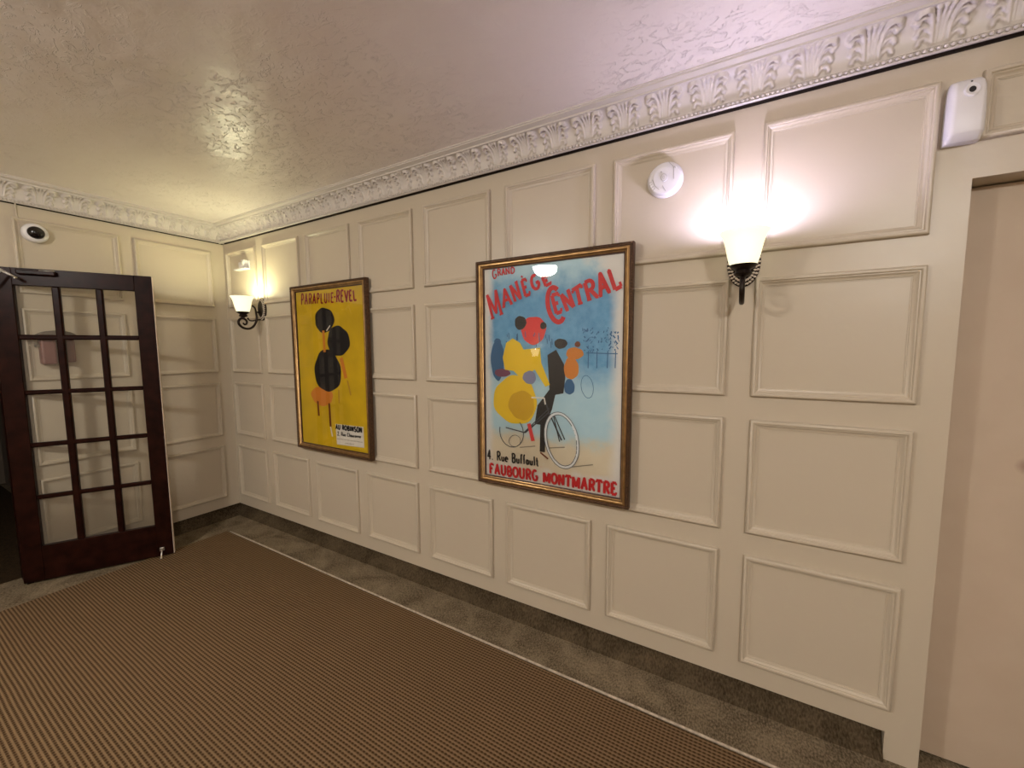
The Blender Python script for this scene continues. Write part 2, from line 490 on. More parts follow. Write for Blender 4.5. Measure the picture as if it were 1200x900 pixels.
ART = [
    ('s', 'P', [1503, 1008, 1805, 1013, 1806, 865, 1511, 856], 'paper', 1),
    ('s', 'E', [1429, 1763, 110, 90], 'char', 2),
    ('s', 'E', [1574, 1610, 122, 107], 'char', 3),
    ('s', 'E', [1439, 1394, 153, 155], 'char', 3),
    ('s', 'L30', [1413, 1689, 1417, 1532], 'orange', 1),
    ('s', 'L40', [1598, 1492, 1643, 1347], 'orange', 1),
    ('s', 'E', [1361, 1205, 128, 72], 'orange', 1),
    ('s', 'L24', [1309, 1164, 1314, 1052], 'rust', 2),
    ('s', 'L24', [1443, 1156, 1447, 982], 'rust', 2),
    ('s', 'L14', [1447, 982, 1463, 910], 'paper', 1),
    ('s', 'L16', [1657, 1332, 1687, 1228], 'amber', 1),
    ('s', 'L14', [1558, 1262, 1557, 1163], 'amber', 1),
    ('s', 'L10', [1449, 1685, 1493, 1723], 'paper', 1),
    ('s', 'L7', [1515, 899, 1521, 899], 'sandshade', 2),
    ('s', 'L7', [1528, 899, 1534, 899], 'sandshade', 2),
    ('s', 'L7', [1541, 899, 1547, 899], 'sandshade', 2),
    ('s', 'L7', [1554, 900, 1559, 900], 'sandshade', 2),
    ('s', 'L7', [1566, 900, 1572, 900], 'sandshade', 2),
    ('s', 'L7', [1579, 900, 1585, 900], 'sandshade', 2),
    ('s', 'L7', [1592, 900, 1597, 900], 'sandshade', 2),
    ('s', 'L7', [1604, 900, 1610, 900], 'sandshade', 2),
    ('s', 'L7', [1617, 900, 1622, 900], 'sandshade', 2),
    ('s', 'L7', [1629, 901, 1635, 901], 'sandshade', 2),
    ('s', 'L7', [1641, 901, 1647, 901], 'sandshade', 2),
    ('s', 'L7', [1654, 901, 1659, 901], 'sandshade', 2),
    ('s', 'L7', [1666, 901, 1671, 901], 'sandshade', 2),
    ('s', 'L7', [1678, 901, 1684, 901], 'sandshade', 2),
    ('s', 'L7', [1690, 901, 1696, 901], 'sandshade', 2),
    ('s', 'L7', [1702, 902, 1708, 902], 'sandshade', 2),
    ('s', 'L7', [1714, 902, 1720, 902], 'sandshade', 2),
    ('s', 'L7', [1727, 902, 1732, 902], 'sandshade', 2),
    ('s', 'L7', [1738, 902, 1744, 902], 'sandshade', 2),
    ('s', 'L7', [1750, 902, 1756, 902], 'sandshade', 2),
    ('s', 'L7', [1762, 902, 1768, 902], 'sandshade', 2),
    ('s', 'L7', [1774, 902, 1779, 903], 'sandshade', 2),
    ('s', 'L7', [1786, 903, 1791, 903], 'sandshade', 2),
    ('s', 'L7', [1606, 875, 1611, 876], 'sandshade', 2),
    ('s', 'L7', [1618, 876, 1624, 876], 'sandshade', 2),
    ('s', 'L7', [1631, 876, 1636, 876], 'sandshade', 2),
    ('s', 'L7', [1643, 876, 1648, 876], 'sandshade', 2),
    ('s', 'L7', [1655, 877, 1661, 877], 'sandshade', 2),
    ('s', 'L7', [1668, 877, 1673, 877], 'sandshade', 2),
    ('s', 'L7', [1680, 877, 1685, 877], 'sandshade', 2),
    ('s', 'L7', [1692, 877, 1697, 878], 'sandshade', 2),
    ('b', 'E', [3130, 1645, 72, 72], 'poppy', 2),
    ('b', 'E', [3054, 1686, 35, 36], 'char', 3),
    ('b', 'E', [3187, 1667, 18, 18], 'char', 3),
    ('b', 'P', [2957, 1438, 2944, 1503, 2966, 1582, 3007, 1606, 3052, 1581, 3072, 1546, 3169, 1556, 3176, 1477, 3225, 1366, 3199, 1355, 3138, 1442, 3059, 1391, 3011, 1432], 'yellow', 3),
    ('b', 'E', [3018, 1275, 134, 132], 'yellow', 2),
    ('b', 'E', [3059, 1249, 79, 79], 'gold', 3),
    ('b', 'P', [3210, 1518, 3258, 1545, 3301, 1473, 3309, 1406, 3299, 1326, 3255, 1316, 3237, 1240, 3200, 1154, 3138, 1155, 3154, 1255, 3222, 1342], 'char', 1),
    ('b', 'E', [3283, 1575, 35, 25], 'char', 3),
    ('b', 'E', [3357, 1526, 45, 30], 'orange', 1),
    ('b', 'E', [3340, 1453, 39, 56], 'orange', 1),
    ('b', 'E', [3372, 1571, 15, 14], 'rust', 2),
    ('b', 'E', [3107, 1400, 39, 35], 'lilac', 4),
    ('b', 'E', [2910, 1488, 43, 109], 'deepblue', 1),
    ('b', 'E', [2911, 1586, 22, 22], 'deepblue', 1),
    ('b', 'E', [2940, 1420, 50, 22], 'plum', 1),
    ('b', 'L4', [3439, 1641, 3434, 1633], 'deepblue', 1),
    ('b', 'L4', [3401, 1591, 3408, 1584], 'deepblue', 1),
    ('b', 'L4', [3438, 1592, 3433, 1585], 'deepblue', 1),
    ('b', 'L5', [3445, 1545, 3446, 1541], 'deepblue', 1),
    ('b', 'L7', [3538, 1628, 3539, 1621], 'deepblue', 1),
    ('b', 'L5', [3566, 1555, 3571, 1548], 'deepblue', 1),
    ('b', 'L4', [3516, 1594, 3516, 1588], 'deepblue', 1),
    ('b', 'L4', [3563, 1559, 3572, 1546], 'deepblue', 1),
    ('b', 'L7', [3557, 1586, 3566, 1573], 'deepblue', 1),
    ('b', 'L4', [3433, 1604, 3432, 1598], 'deepblue', 1),
    ('b', 'L7', [3453, 1560, 3449, 1556], 'deepblue', 1),
    ('b', 'L4', [3571, 1592, 3576, 1581], 'deepblue', 1),
    ('b', 'L7', [3571, 1627, 3566, 1619], 'deepblue', 1),
    ('b', 'L7', [3476, 1631, 3477, 1623], 'deepblue', 1),
    ('b', 'L4', [3497, 1549, 3493, 1544], 'deepblue', 1),
    ('b', 'L4', [3447, 1586, 3438, 1574], 'deepblue', 1),
    ('b', 'L5', [3449, 1649, 3443, 1642], 'deepblue', 1),
    ('b', 'L4', [3528, 1543, 3526, 1539], 'deepblue', 1),
    ('b', 'L4', [3534, 1604, 3537, 1591], 'deepblue', 1),
    ('b', 'L5', [3450, 1631, 3444, 1622], 'deepblue', 1),
    ('b', 'L5', [3503, 1633, 3501, 1623], 'deepblue', 1),
    ('b', 'L4', [3428, 1563, 3425, 1556], 'deepblue', 1),
    ('b', 'L4', [3475, 1628, 3465, 1615], 'deepblue', 1),
    ('b', 'L4', [3407, 1634, 3399, 1624], 'deepblue', 1),
    ('b', 'L7', [3495, 1585, 3488, 1579], 'deepblue', 1),
    ('b', 'L4', [3451, 1539, 3445, 1528], 'deepblue', 1),
    ('b', 'L4', [3441, 1606, 3440, 1602], 'deepblue', 1),
    ('b', 'L4', [3512, 1603, 3508, 1597], 'deepblue', 1),
    ('b', 'L5', [3443, 1625, 3440, 1619], 'deepblue', 1),
    ('b', 'L7', [3422, 1647, 3424, 1634], 'deepblue', 1),
    ('b', 'L7', [3470, 1550, 3477, 1539], 'deepblue', 1),
    ('b', 'L7', [3405, 1609, 3412, 1601], 'deepblue', 1),
    ('b', 'L7', [3556, 1547, 3558, 1540], 'deepblue', 1),
    ('b', 'L5', [3454, 1605, 3458, 1598], 'deepblue', 1),
    ('b', 'L5', [3458, 1608, 3465, 1599], 'deepblue', 1),
    ('b', 'L4', [3566, 1575, 3569, 1571], 'deepblue', 1),
    ('b', 'L7', [3532, 1620, 3541, 1607], 'deepblue', 1),
    ('b', 'L4', [3510, 1587, 3520, 1576], 'deepblue', 1),
    ('b', 'L5', [3537, 1626, 3538, 1621], 'deepblue', 1),
    ('b', 'L7', [3419, 1560, 3428, 1549], 'deepblue', 1),
    ('b', 'L7', [3408, 1544, 3409, 1539], 'deepblue', 1),
    ('b', 'L4', [3534, 1597, 3525, 1589], 'deepblue', 1),
    ('b', 'L4', [3520, 1638, 3515, 1628], 'deepblue', 1),
    ('b', 'L5', [3404, 1644, 3415, 1631], 'deepblue', 1),
    ('b', 'L5', [3545, 1558, 3546, 1553], 'deepblue', 1),
    ('b', 'L5', [3435, 1541, 3440, 1533], 'deepblue', 1),
    ('b', 'L7', [3414, 1640, 3422, 1630], 'deepblue', 1),
    ('b', 'L7', [3571, 1603, 3570, 1592], 'deepblue', 1),
    ('b', 'L5', [3551, 1628, 3556, 1621], 'deepblue', 1),
    ('b', 'L7', [3419, 1589, 3414, 1582], 'deepblue', 1),
    ('b', 'L4', [3424, 1597, 3425, 1589], 'deepblue', 1),
    ('b', 'L5', [3522, 1649, 3523, 1643], 'deepblue', 1),
    ('b', 'L5', [3536, 1583, 3536, 1574], 'deepblue', 1),
    ('b', 'L7', [3546, 1610, 3557, 1598], 'deepblue', 1),
    ('b', 'L5', [3397, 1648, 3399, 1635], 'deepblue', 1),
    ('b', 'L5', [3535, 1587, 3536, 1574], 'deepblue', 1),
    ('b', 'L5', [3506, 1601, 3509, 1596], 'deepblue', 1),
    ('b', 'L7', [3569, 1611, 3571, 1603], 'deepblue', 1),
    ('b', 'L7', [3539, 1630, 3536, 1617], 'deepblue', 1),
    ('b', 'L7', [3537, 1575, 3527, 1562], 'deepblue', 1),
    ('b', 'L5', [3560, 1629, 3557, 1619], 'deepblue', 1),
    ('b', 'L4', [3552, 1582, 3557, 1573], 'deepblue', 1),
    ('b', 'L7', [3539, 1560, 3530, 1547], 'deepblue', 1),
    ('b', 'L4', [3570, 1576, 3559, 1563], 'deepblue', 1),
    ('b', 'L7', [3429, 1598, 3421, 1585], 'deepblue', 1),
    ('b', 'L5', [3453, 1547, 3454, 1539], 'deepblue', 1),
    ('b', 'L7', [3521, 1616, 3519, 1610], 'deepblue', 1),
    ('b', 'L5', [3492, 1600, 3492, 1588], 'deepblue', 1),
    ('b', 'L7', [3448, 1606, 3446, 1602], 'deepblue', 1),
    ('b', 'L5', [3479, 1588, 3477, 1576], 'deepblue', 1),
    ('b', 'L5', [3428, 1539, 3427, 1455], 'deepblue', 1),
    ('b', 'L5', [3471, 1538, 3470, 1456], 'deepblue', 1),
    ('b', 'L5', [3523, 1538, 3521, 1457], 'deepblue', 1),
    ('b', 'L5', [3560, 1538, 3559, 1458], 'deepblue', 1),
    ('b', 'L5', [3418, 1529, 3570, 1525], 'deepblue', 1),
    ('b', 'L5', [3137, 1633, 3139, 1621], 'deepblue', 1),
    ('b', 'L5', [3229, 1586, 3231, 1555], 'deepblue', 1),
    ('b', 'L5', [3131, 1624, 3134, 1612], 'deepblue', 1),
    ('b', 'L5', [3036, 1631, 3038, 1598], 'deepblue', 1),
    ('b', 'L5', [3208, 1598, 3210, 1584], 'deepblue', 1),
    ('b', 'L5', [3031, 1627, 3033, 1594], 'deepblue', 1),
    ('b', 'L5', [3009, 1600, 3011, 1573], 'deepblue', 1),
    ('b', 'L5', [3116, 1589, 3118, 1573], 'deepblue', 1),
    ('b', 'L5', [3110, 1633, 3112, 1621], 'deepblue', 1),
    ('b', 'L5', [2971, 1628, 2974, 1614], 'deepblue', 1),
    ('b', 'L5', [2980, 1589, 2982, 1571], 'deepblue', 1),
    ('b', 'L5', [3207, 1602, 3210, 1575], 'deepblue', 1),
    ('b', 'L5', [3145, 1589, 3148, 1558], 'deepblue', 1),
    ('b', 'L5', [3162, 1610, 3165, 1584], 'deepblue', 1),
    ('b', 'L5', [3164, 1611, 3166, 1589], 'deepblue', 1),
    ('b', 'L5', [3007, 1597, 3009, 1575], 'deepblue', 1),
    ('b', 'L5', [2982, 1636, 2984, 1603], 'deepblue', 1),
    ('b', 'L5', [3036, 1622, 3038, 1595], 'deepblue', 1),
    ('b', 'L5', [3200, 1622, 3202, 1603], 'deepblue', 1),
    ('b', 'L5', [3082, 1641, 3085, 1610], 'deepblue', 1),
    ('b', 'L5', [2967, 1591, 2970, 1577], 'deepblue', 1),
    ('b', 'L5', [3007, 1597, 3010, 1566], 'deepblue', 1),
    ('b', 'L5', [3029, 1613, 3031, 1591], 'deepblue', 1),
    ('b', 'L5', [3162, 1631, 3164, 1601], 'deepblue', 1),
    ('b', 'L5', [3235, 1601, 3237, 1570], 'deepblue', 1),
    ('b', 'L5', [3219, 1619, 3222, 1589], 'deepblue', 1),
    ('b', 'E', [3331, 1360, 28, 39], 'deepblue', 1),
    ('b', 'L3', [3454, 1366, 3455, 1355, 3454, 1345, 3453, 1335, 3450, 1327, 3447, 1320, 3442, 1314, 3437, 1311, 3431, 1310, 3425, 1310, 3419, 1313, 3413, 1318, 3408, 1325, 3403, 1333, 3398, 1342, 3395, 1352, 3393, 1363, 3392, 1374, 3393, 1384, 3394, 1394, 3397, 1403, 3401, 1410, 3405, 1415, 3410, 1418, 3416, 1419, 3422, 1419, 3428, 1416, 3434, 1411, 3440, 1404, 3445, 1396, 3449, 1387, 3452, 1376, 3454, 1366], 'deepblue', 1),
    ('b', 'L18', [3377, 1095, 3380, 1068, 3380, 1042, 3376, 1018, 3369, 996, 3359, 977, 3347, 962, 3332, 952, 3315, 947, 3298, 947, 3280, 953, 3263, 963, 3246, 979, 3232, 999, 3219, 1022, 3209, 1048, 3203, 1075, 3200, 1103, 3201, 1130, 3205, 1155, 3213, 1177, 3224, 1196, 3237, 1210, 3252, 1219, 3269, 1223, 3286, 1222, 3304, 1215, 3321, 1204, 3337, 1188, 3351, 1168, 3362, 1146, 3371, 1121, 3377, 1095], 'white', 5),
    ('b', 'L4', [3383, 1095, 3386, 1068, 3386, 1040, 3382, 1015, 3374, 992, 3363, 972, 3350, 957, 3334, 946, 3317, 941, 3298, 941, 3279, 946, 3260, 957, 3242, 974, 3227, 994, 3213, 1019, 3203, 1046, 3196, 1074, 3194, 1103, 3194, 1132, 3199, 1158, 3207, 1181, 3219, 1201, 3233, 1216, 3250, 1225, 3268, 1229, 3287, 1228, 3305, 1221, 3323, 1209, 3340, 1193, 3355, 1172, 3368, 1149, 3377, 1123, 3383, 1095], 'grey', 7),
    ('b', 'L4', [3371, 1094, 3373, 1069, 3373, 1044, 3370, 1021, 3363, 1001, 3354, 983, 3343, 969, 3329, 960, 3314, 955, 3298, 955, 3282, 960, 3266, 971, 3250, 985, 3237, 1004, 3225, 1026, 3216, 1050, 3210, 1076, 3208, 1102, 3208, 1127, 3212, 1151, 3219, 1172, 3229, 1189, 3241, 1203, 3255, 1211, 3270, 1215, 3286, 1214, 3302, 1208, 3318, 1197, 3333, 1182, 3346, 1164, 3357, 1142, 3365, 1119, 3371, 1094], 'grey', 7),
    ('b', 'L5', [3047, 1156, 3054, 1148, 3059, 1139, 3064, 1130, 3067, 1120, 3069, 1109, 3070, 1098, 3070, 1088, 3069, 1077, 3066, 1067, 3062, 1057, 3057, 1048, 3051, 1040, 3044, 1033, 3036, 1027, 3028, 1022, 3019, 1018, 3009, 1016, 2999, 1015, 2989, 1015, 2980, 1017, 2970, 1021, 2961, 1025, 2953, 1031, 2945, 1038, 2938, 1047, 2932, 1056, 2927, 1066, 2924, 1076, 2922, 1087, 2921, 1098, 2921, 1109, 2923, 1120], 'slate', 1),
    ('b', 'L3', [3052, 1055, 3052, 1048, 3050, 1042, 3046, 1036, 3042, 1031, 3036, 1027, 3030, 1023, 3024, 1020, 3016, 1019, 3009, 1019, 3003, 1020, 2996, 1022, 2991, 1025, 2986, 1029, 2983, 1035, 2981, 1040, 2980, 1047, 2981, 1053, 2983, 1059, 2987, 1065, 2991, 1070, 2997, 1075, 3003, 1079, 3010, 1081, 3017, 1083, 3024, 1083, 3031, 1082, 3037, 1079, 3042, 1076, 3047, 1072, 3050, 1067, 3052, 1061, 3052, 1055], 'slate', 1),
    ('b', 'L9', [3291, 1085, 3222, 1218, 3200, 1277], 'slate', 4),
    ('b', 'L9', [3222, 1225, 3080, 1103], 'slate', 4),
    ('b', 'L7', [3080, 1103, 2960, 1120], 'slate', 4),
    ('b', 'L6', [3072, 1102, 3222, 1245], 'slate', 4),
    ('b', 'L6', [3244, 1213, 3280, 1077], 'char', 4),
    ('b', 'L6', [3308, 1090, 3251, 1207], 'char', 4),
    ('b', 'L34', [3186, 1168, 3183, 1011], 'char', 4),
    ('b', 'L10', [3171, 1007, 3216, 978], 'rust', 4),
    ('b', 'L24', [3103, 1154, 3128, 1063], 'poppy', 4),
    ('b', 'L9', [3119, 1295, 3193, 1296, 3200, 1263], 'paper', 4),
    ('b', 'L6', [3048, 1019, 3141, 1037], 'sandshade', 1),
    ('b', 'L6', [3337, 952, 3458, 982], 'sandshade', 1),
    ('b', 'L6', [3223, 1037, 3308, 1051], 'sandshade', 1),
]

# ------------------------------------------------------------------ the room
H = 2.631
KICK = 0.111
LEG0, LEG1 = 4.593, 4.69
XR, YF = 7.0, -4.4
OPEN0, OPEN1, OPENZ = -1.285, -2.25, 2.10

b = MB()
b.box(-3.5, XR + 0.15, YF - 0.15, 0.2, -0.12, 0.0)
tag(b.build('floor', PLUSH), 'grey-brown plush carpet floor showing as a border along the walls', 'floor', kind='structure')

b = MB()
b.box(0.30, 6.6, -4.2, -0.256, 0.0, 0.005)
carpet = b.build('ribbed_carpet', RIB)
tag(carpet, 'brown ribbed carpet field with dark woven rows filling the floor', 'carpet')
b = MB()
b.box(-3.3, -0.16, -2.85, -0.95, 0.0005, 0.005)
tag(b.build('hall_carpet', mat('shaded_hall_carpet', (0.030, 0.018, 0.008), rough=0.95, spec=0.1, vary=(90, 0.5))), 'hallway carpet beyond the French door, the hall gloom painted into its dark brown', 'carpet')  # near-black brown stands in for the lack of light in the hall
b = MB()
pts = []
for i in range(81):
    x = 0.335 + (6.2 - 0.335) * i / 80
    pts.append((x, -0.2475 + 0.002 * math.sin(x * 2.1), 0.006))
b.tube(pts, 0.0058, n=6)
tag(b.build('carpet_edging', EDGING, smooth=True), 'thin pale edging strip between ribbed carpet and plush border', 'edging strip')

b = MB()
b.box(-3.5, XR + 0.15, YF - 0.15, 0.2, H, H + 0.1)
tag(b.build('ceiling', CEIL), 'glossy cream ceiling with trowelled plaster swirls', 'ceiling', kind='structure')

# right wall: front panelling over a recessed core, the leg, the header over the door recess
b = MB()
b.box(-0.12, LEG0, 0.0, 0.035, KICK, H)
b.box(-0.12, LEG0, 0.035, 0.15, 0.0, H)
b.box(LEG0, LEG1, 0.0, 0.15, 0.0, H)
b.box(LEG1, 5.62, 0.0, 0.15, 2.088, H)
b.box(5.62, XR + 0.15, 0.0, 0.15, 0.0, H)
wall_r = b.build('wall_right', PAINT)
tag(wall_r, 'long cream panelled wall carrying the two framed posters', 'wall', kind='structure')
# left wall: opening of the French door
b = MB()
b.box(-0.035, 0.0, OPEN0, 0.0, KICK, H)
b.box(-0.15, -0.035, OPEN0, 0.15, 0.0, H)
b.box(-0.15, 0.0, OPEN1, OPEN0, OPENZ, H)
b.box(-0.15, 0.0, YF, OPEN1, 0.0, H)
wall_l = b.build('wall_left', PAINT)
tag(wall_l, 'cream panelled end wall behind the open French door', 'wall', kind='structure')
b = MB()
b.box(-0.15, XR + 0.15, YF - 0.15, YF, 0.0, H)
tag(b.build('wall_rear', PLAIN), 'plain cream wall opposite the posters', 'wall', kind='structure')
b = MB()
b.box(XR, XR + 0.15, YF, 0.0, 0.0, H)
tag(b.build('wall_front', PLAIN), 'plain cream wall closing the near end of the lobby', 'wall', kind='structure')
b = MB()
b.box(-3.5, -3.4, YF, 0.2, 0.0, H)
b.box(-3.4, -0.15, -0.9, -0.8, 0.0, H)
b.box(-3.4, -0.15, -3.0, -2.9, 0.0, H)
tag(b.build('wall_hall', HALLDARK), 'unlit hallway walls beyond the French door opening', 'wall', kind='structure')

# carpet cove at the foot of the panelling
b = MB()
def cove(axis, a0, a1):
    prof = [(0.0, 0.0), (0.0, 0.0)]
    prof = [(0.030 - 0.050 * math.cos(t * math.pi / 2) ** 2 * (1 - t), 0.0 + 0.11 * t) for t in [i / 6 for i in range(7)]]
    vs, fs = [], []
    n = 60
    for i in range(n + 1):
        a = a0 + (a1 - a0) * i / n
        for p, z in prof:
            vs.append((a, p, z + 0.001) if axis == 'x' else (-p, a, z + 0.001))
    k = len(prof)
    for i in range(n):
        for j in range(k - 1):
            fs.append((i * k + j, i * k + j + 1, (i + 1) * k + j + 1, (i + 1) * k + j))
    return vs, fs
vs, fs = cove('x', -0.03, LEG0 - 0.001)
tag(obj('baseboard_right', vs, fs, PLUSHSHADE, smooth=True), 'carpet cove base, shade painted in, under the panelled poster wall', 'baseboard', kind='structure')
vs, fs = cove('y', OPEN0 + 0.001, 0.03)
tag(obj('baseboard_left', vs, fs, PLUSHSHADE, smooth=True), 'carpet cove base, shade painted in, under the end wall', 'baseboard', kind='structure')

GAPSHADE = mat('cornice_gap_shade', (0.030, 0.020, 0.012), rough=0.9)  # dark colour stands in for shade in the gap under the cornice
# panel mouldings -------------------------------------------------
MPROF = [(0.0, 0.0), (0.0, 0.012), (0.0015, 0.0175), (0.005, 0.0215), (0.0095, 0.0225), (0.0135, 0.0205), (0.0155, 0.0165), (0.0165, 0.0145), (0.0195, 0.0145),
         (0.0225, 0.0105), (0.028, 0.0065), (0.032, 0.0055), (0.0335, 0.0030), (0.0365, 0.0028), (0.0365, 0.0)]
def frame_mesh(prof, u0, u1, v0, v1):
    """mitred rectangular frame; verts as (u, v, h)"""
    vs, fs = [], []
    n = len(prof)
    for d, h in prof:
        vs += [(u0 + d, v0 + d, h), (u1 - d, v0 + d, h), (u1 - d, v1 - d, h), (u0 + d, v1 - d, h)]
    rows = []
    for i in range(n - 1):
        for k in range(4):
            q = (k + 1) % 4
            fs.append((i * 4 + k, i * 4 + q, (i + 1) * 4 + q, (i + 1) * 4 + k))
            rows.append(i)
    return vs, fs, rows

MD = 0.85
ROWS = [(1.926, 2.404), (1.352, 1.828), (0.778, 1.259), (0.207, 0.684)]
COLS = [(0.063, 0.530), (0.627, 1.118), (1.208, 1.698), (1.792, 2.280), (2.375, 2.856), (2.949, 3.439), (3.527, 4.015), (4.110, 4.601)]
rnd = random.Random(3)
for (x0, x1) in COLS:
    for (z0, z1) in ROWS:
        j = [rnd.uniform(-0.003, 0.003) for _ in range(4)]
        vs, fs, _ = frame_mesh(MPROF, x0 + j[0], x1 + j[1], z0 + j[2], z1 + j[3])
        o = obj('panel_moulding', [(u, -h * MD, v) for u, v, h in vs], fs, PAINT, wall_r)
        auto_smooth(o, 35)
vs, fs, _ = frame_mesh(MPROF, 4.692, 5.22, 2.20, 2.407)
auto_smooth(obj('panel_moulding', [(u, -h * MD, v) for u, v, h in vs], fs, PAINT, wall_r), 35)
vs, fs, _ = frame_mesh(MPROF, 5.70, 6.2, 1.926, 2.404)
auto_smooth(obj('panel_moulding', [(u, -h * MD, v) for u, v, h in vs], fs, PAINT, wall_r), 35)
for (y0, y1) in ((-0.620, -0.103), (-1.211, -0.703)):
    for (z0, z1) in ROWS:
        vs, fs, _ = frame_mesh(MPROF, y0, y1, z0, z1)
        auto_smooth(obj('panel_moulding', [(h * MD, u, v) for u, v, h in vs], [f[::-1] for f in fs], PAINT, wall_l), 35)
for (y0, y1) in ((-2.86, -2.35), (-1.85, -1.315)):
    zz = (1.926, 2.404) if y0 < -2 else (2.17, 2.404)
    vs, fs, _ = frame_mesh(MPROF, y0, y1, *zz)
    auto_smooth(obj('panel_moulding', [(h * MD, u, v) for u, v, h in vs], [f[::-1] for f in fs], PAINT, wall_l), 35)

# cornice ----------------------------------------------------------
PERIOD = 0.1665
BRANCHES = [
    ([(0.105, 0.0), (0.120, 0.30), (0.150, 0.58), (0.205, 0.82), (0.275, 0.93), (0.345, 0.88), (0.375, 0.77)], 0.0078, 1.10),
    ([(0.145, 0.48), (0.215, 0.66), (0.285, 0.70), (0.335, 0.64), (0.345, 0.56)], 0.0072, 0.95),
    ([(0.125, 0.26), (0.195, 0.42), (0.265, 0.47), (0.320, 0.42), (0.335, 0.34)], 0.0070, 0.85),
    ([(0.110, 0.06), (0.175, 0.19), (0.240, 0.24), (0.295, 0.20), (0.310, 0.12)], 0.0066, 0.75),
    ([(0.360, 0.80), (0.392, 0.70), (0.385, 0.62)], 0.0080, 0.9),
    ([(0.0, 0.0), (0.0, 0.55), (0.0, 0.95)], 0.0055, 0.70),
    ([(0.050, 0.0), (0.058, 0.5), (0.100, 0.93)], 0.0058, 0.75),
]
def leaf(u, t):
    """relief of one acanthus unit: fluted stem with branches that curl outward (metric distance to each branch)"""
    a = abs(u)
    px, pt = a * PERIOD, t * 0.125
    best = 0.0
    for line, r, hh in BRANCHES:
        n = len(line) - 1
        for i in range(n):
            ax, at = line[i][0] * PERIOD, line[i][1] * 0.125
            bx, bt = line[i + 1][0] * PERIOD, line[i + 1][1] * 0.125
            dx, dt = bx - ax, bt - at
            k = max(0.0, min(1.0, ((px - ax) * dx + (pt - at) * dt) / (dx * dx + dt * dt)))
            d = math.hypot(px - ax - k * dx, pt - at - k * dt)
            rr = r * (0.80 + 0.45 * (i + k) / n)
            if d < rr:
                best = max(best, hh * (0.55 + 0.45 * (i + k) / n) * math.sqrt(1 - (d / rr) ** 2))
    return best

def cornice(length, place, name, label):
    NT = 40
    du = PERIOD / 52
    NU = int(length / du)
    cache = {}
    vs, fs = [], []
    for i in range(NU + 1):
        ii = i % 52
        u = ii / 52 - 0.5
        for j in range(NT + 1):
            t = j / NT
            a = t * math.pi / 2
            p = 0.020 + 0.062 * (1 - math.cos(a))
            z = 2.510 + 0.093 * math.sin(a)
            npx, npz = 0.093 * math.cos(a), -0.062 * math.sin(a)
            l = math.hypot(npx, npz)
            if (ii, j) not in cache:
                env = min(1.0, t * 12, (1 - t) * 14)
                cache[(ii, j)] = leaf(u, t) * 0.0165 * env
            h = cache[(ii, j)]
            vs.append(place(i * du, p + npx / l * h, z + npz / l * h))
    k = NT + 1
    for i in range(NU):
        for j in range(NT):
            fs.append((i * k + j, i * k + j + 1, (i + 1) * k + j + 1, (i + 1) * k + j))
    mb = MB()
    mb.add(vs, fs)
    def strip(prof):
        m_ = len(prof)
        V = [place(s, p, z) for s in (0, length) for p, z in prof]
        mb.add(V, [(j, j + 1, m_ + j + 1, m_ + j) for j in range(m_ - 1)])
    o = mb.build(name, CORNICE)
    for p in o.data.polygons:
        p.use_smooth = True
    e = MB()
    def estrip(prof):
        m_ = len(prof)
        V = [place(s, p, z) for s in (0, length) for p, z in prof]
        e.add(V, [(j, j + 1, m_ + j + 1, m_ + j) for j in range(m_ - 1)])
    estrip([(0.021, 2.512), (0.021, 2.4890), (0.0290, 2.4880), (0.0325, 2.4910), (0.0265, 2.4935), (0.0265, 2.508), (0.0295, 2.5085), (0.0295, 2.5115), (0.019, 2.5125)])
    estrip([(0.080, 2.6025), (0.088, 2.6025), (0.088, 2.6105), (0.093, 2.6115), (0.101, 2.6165), (0.110, 2.6185), (0.110, 2.6245), (0.116, 2.6255), (0.116, 2.6315)])
    auto_smooth(e.build('cornice_fillet', CORNICE, o), 30)
    bd = MB()
    n = int(length / 0.0165)
    for i in range(n):
        bd.ball(place((i + 0.5) * 0.0165, 0.0290, 2.5010), 0.0074, sub=1, scale=(1.05, 1.05, 1.0))
    bd.build('bead_strip', CORNICE, o, smooth=True)
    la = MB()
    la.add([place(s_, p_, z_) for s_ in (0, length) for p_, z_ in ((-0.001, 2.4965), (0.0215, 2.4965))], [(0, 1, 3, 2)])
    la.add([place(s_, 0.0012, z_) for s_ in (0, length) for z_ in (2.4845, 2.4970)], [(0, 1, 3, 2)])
    tag(la.build('gap_shade_strip', GAPSHADE, o), 'dark strip painted as shade in the gap under the cornice')
    tag(o, label, 'cornice', kind='structure')
    return o
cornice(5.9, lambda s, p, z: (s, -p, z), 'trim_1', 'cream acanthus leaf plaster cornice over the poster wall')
cornice(3.2, lambda s, p, z: (p, -s, z), 'trim_2', 'cream acanthus leaf plaster cornice over the end wall')

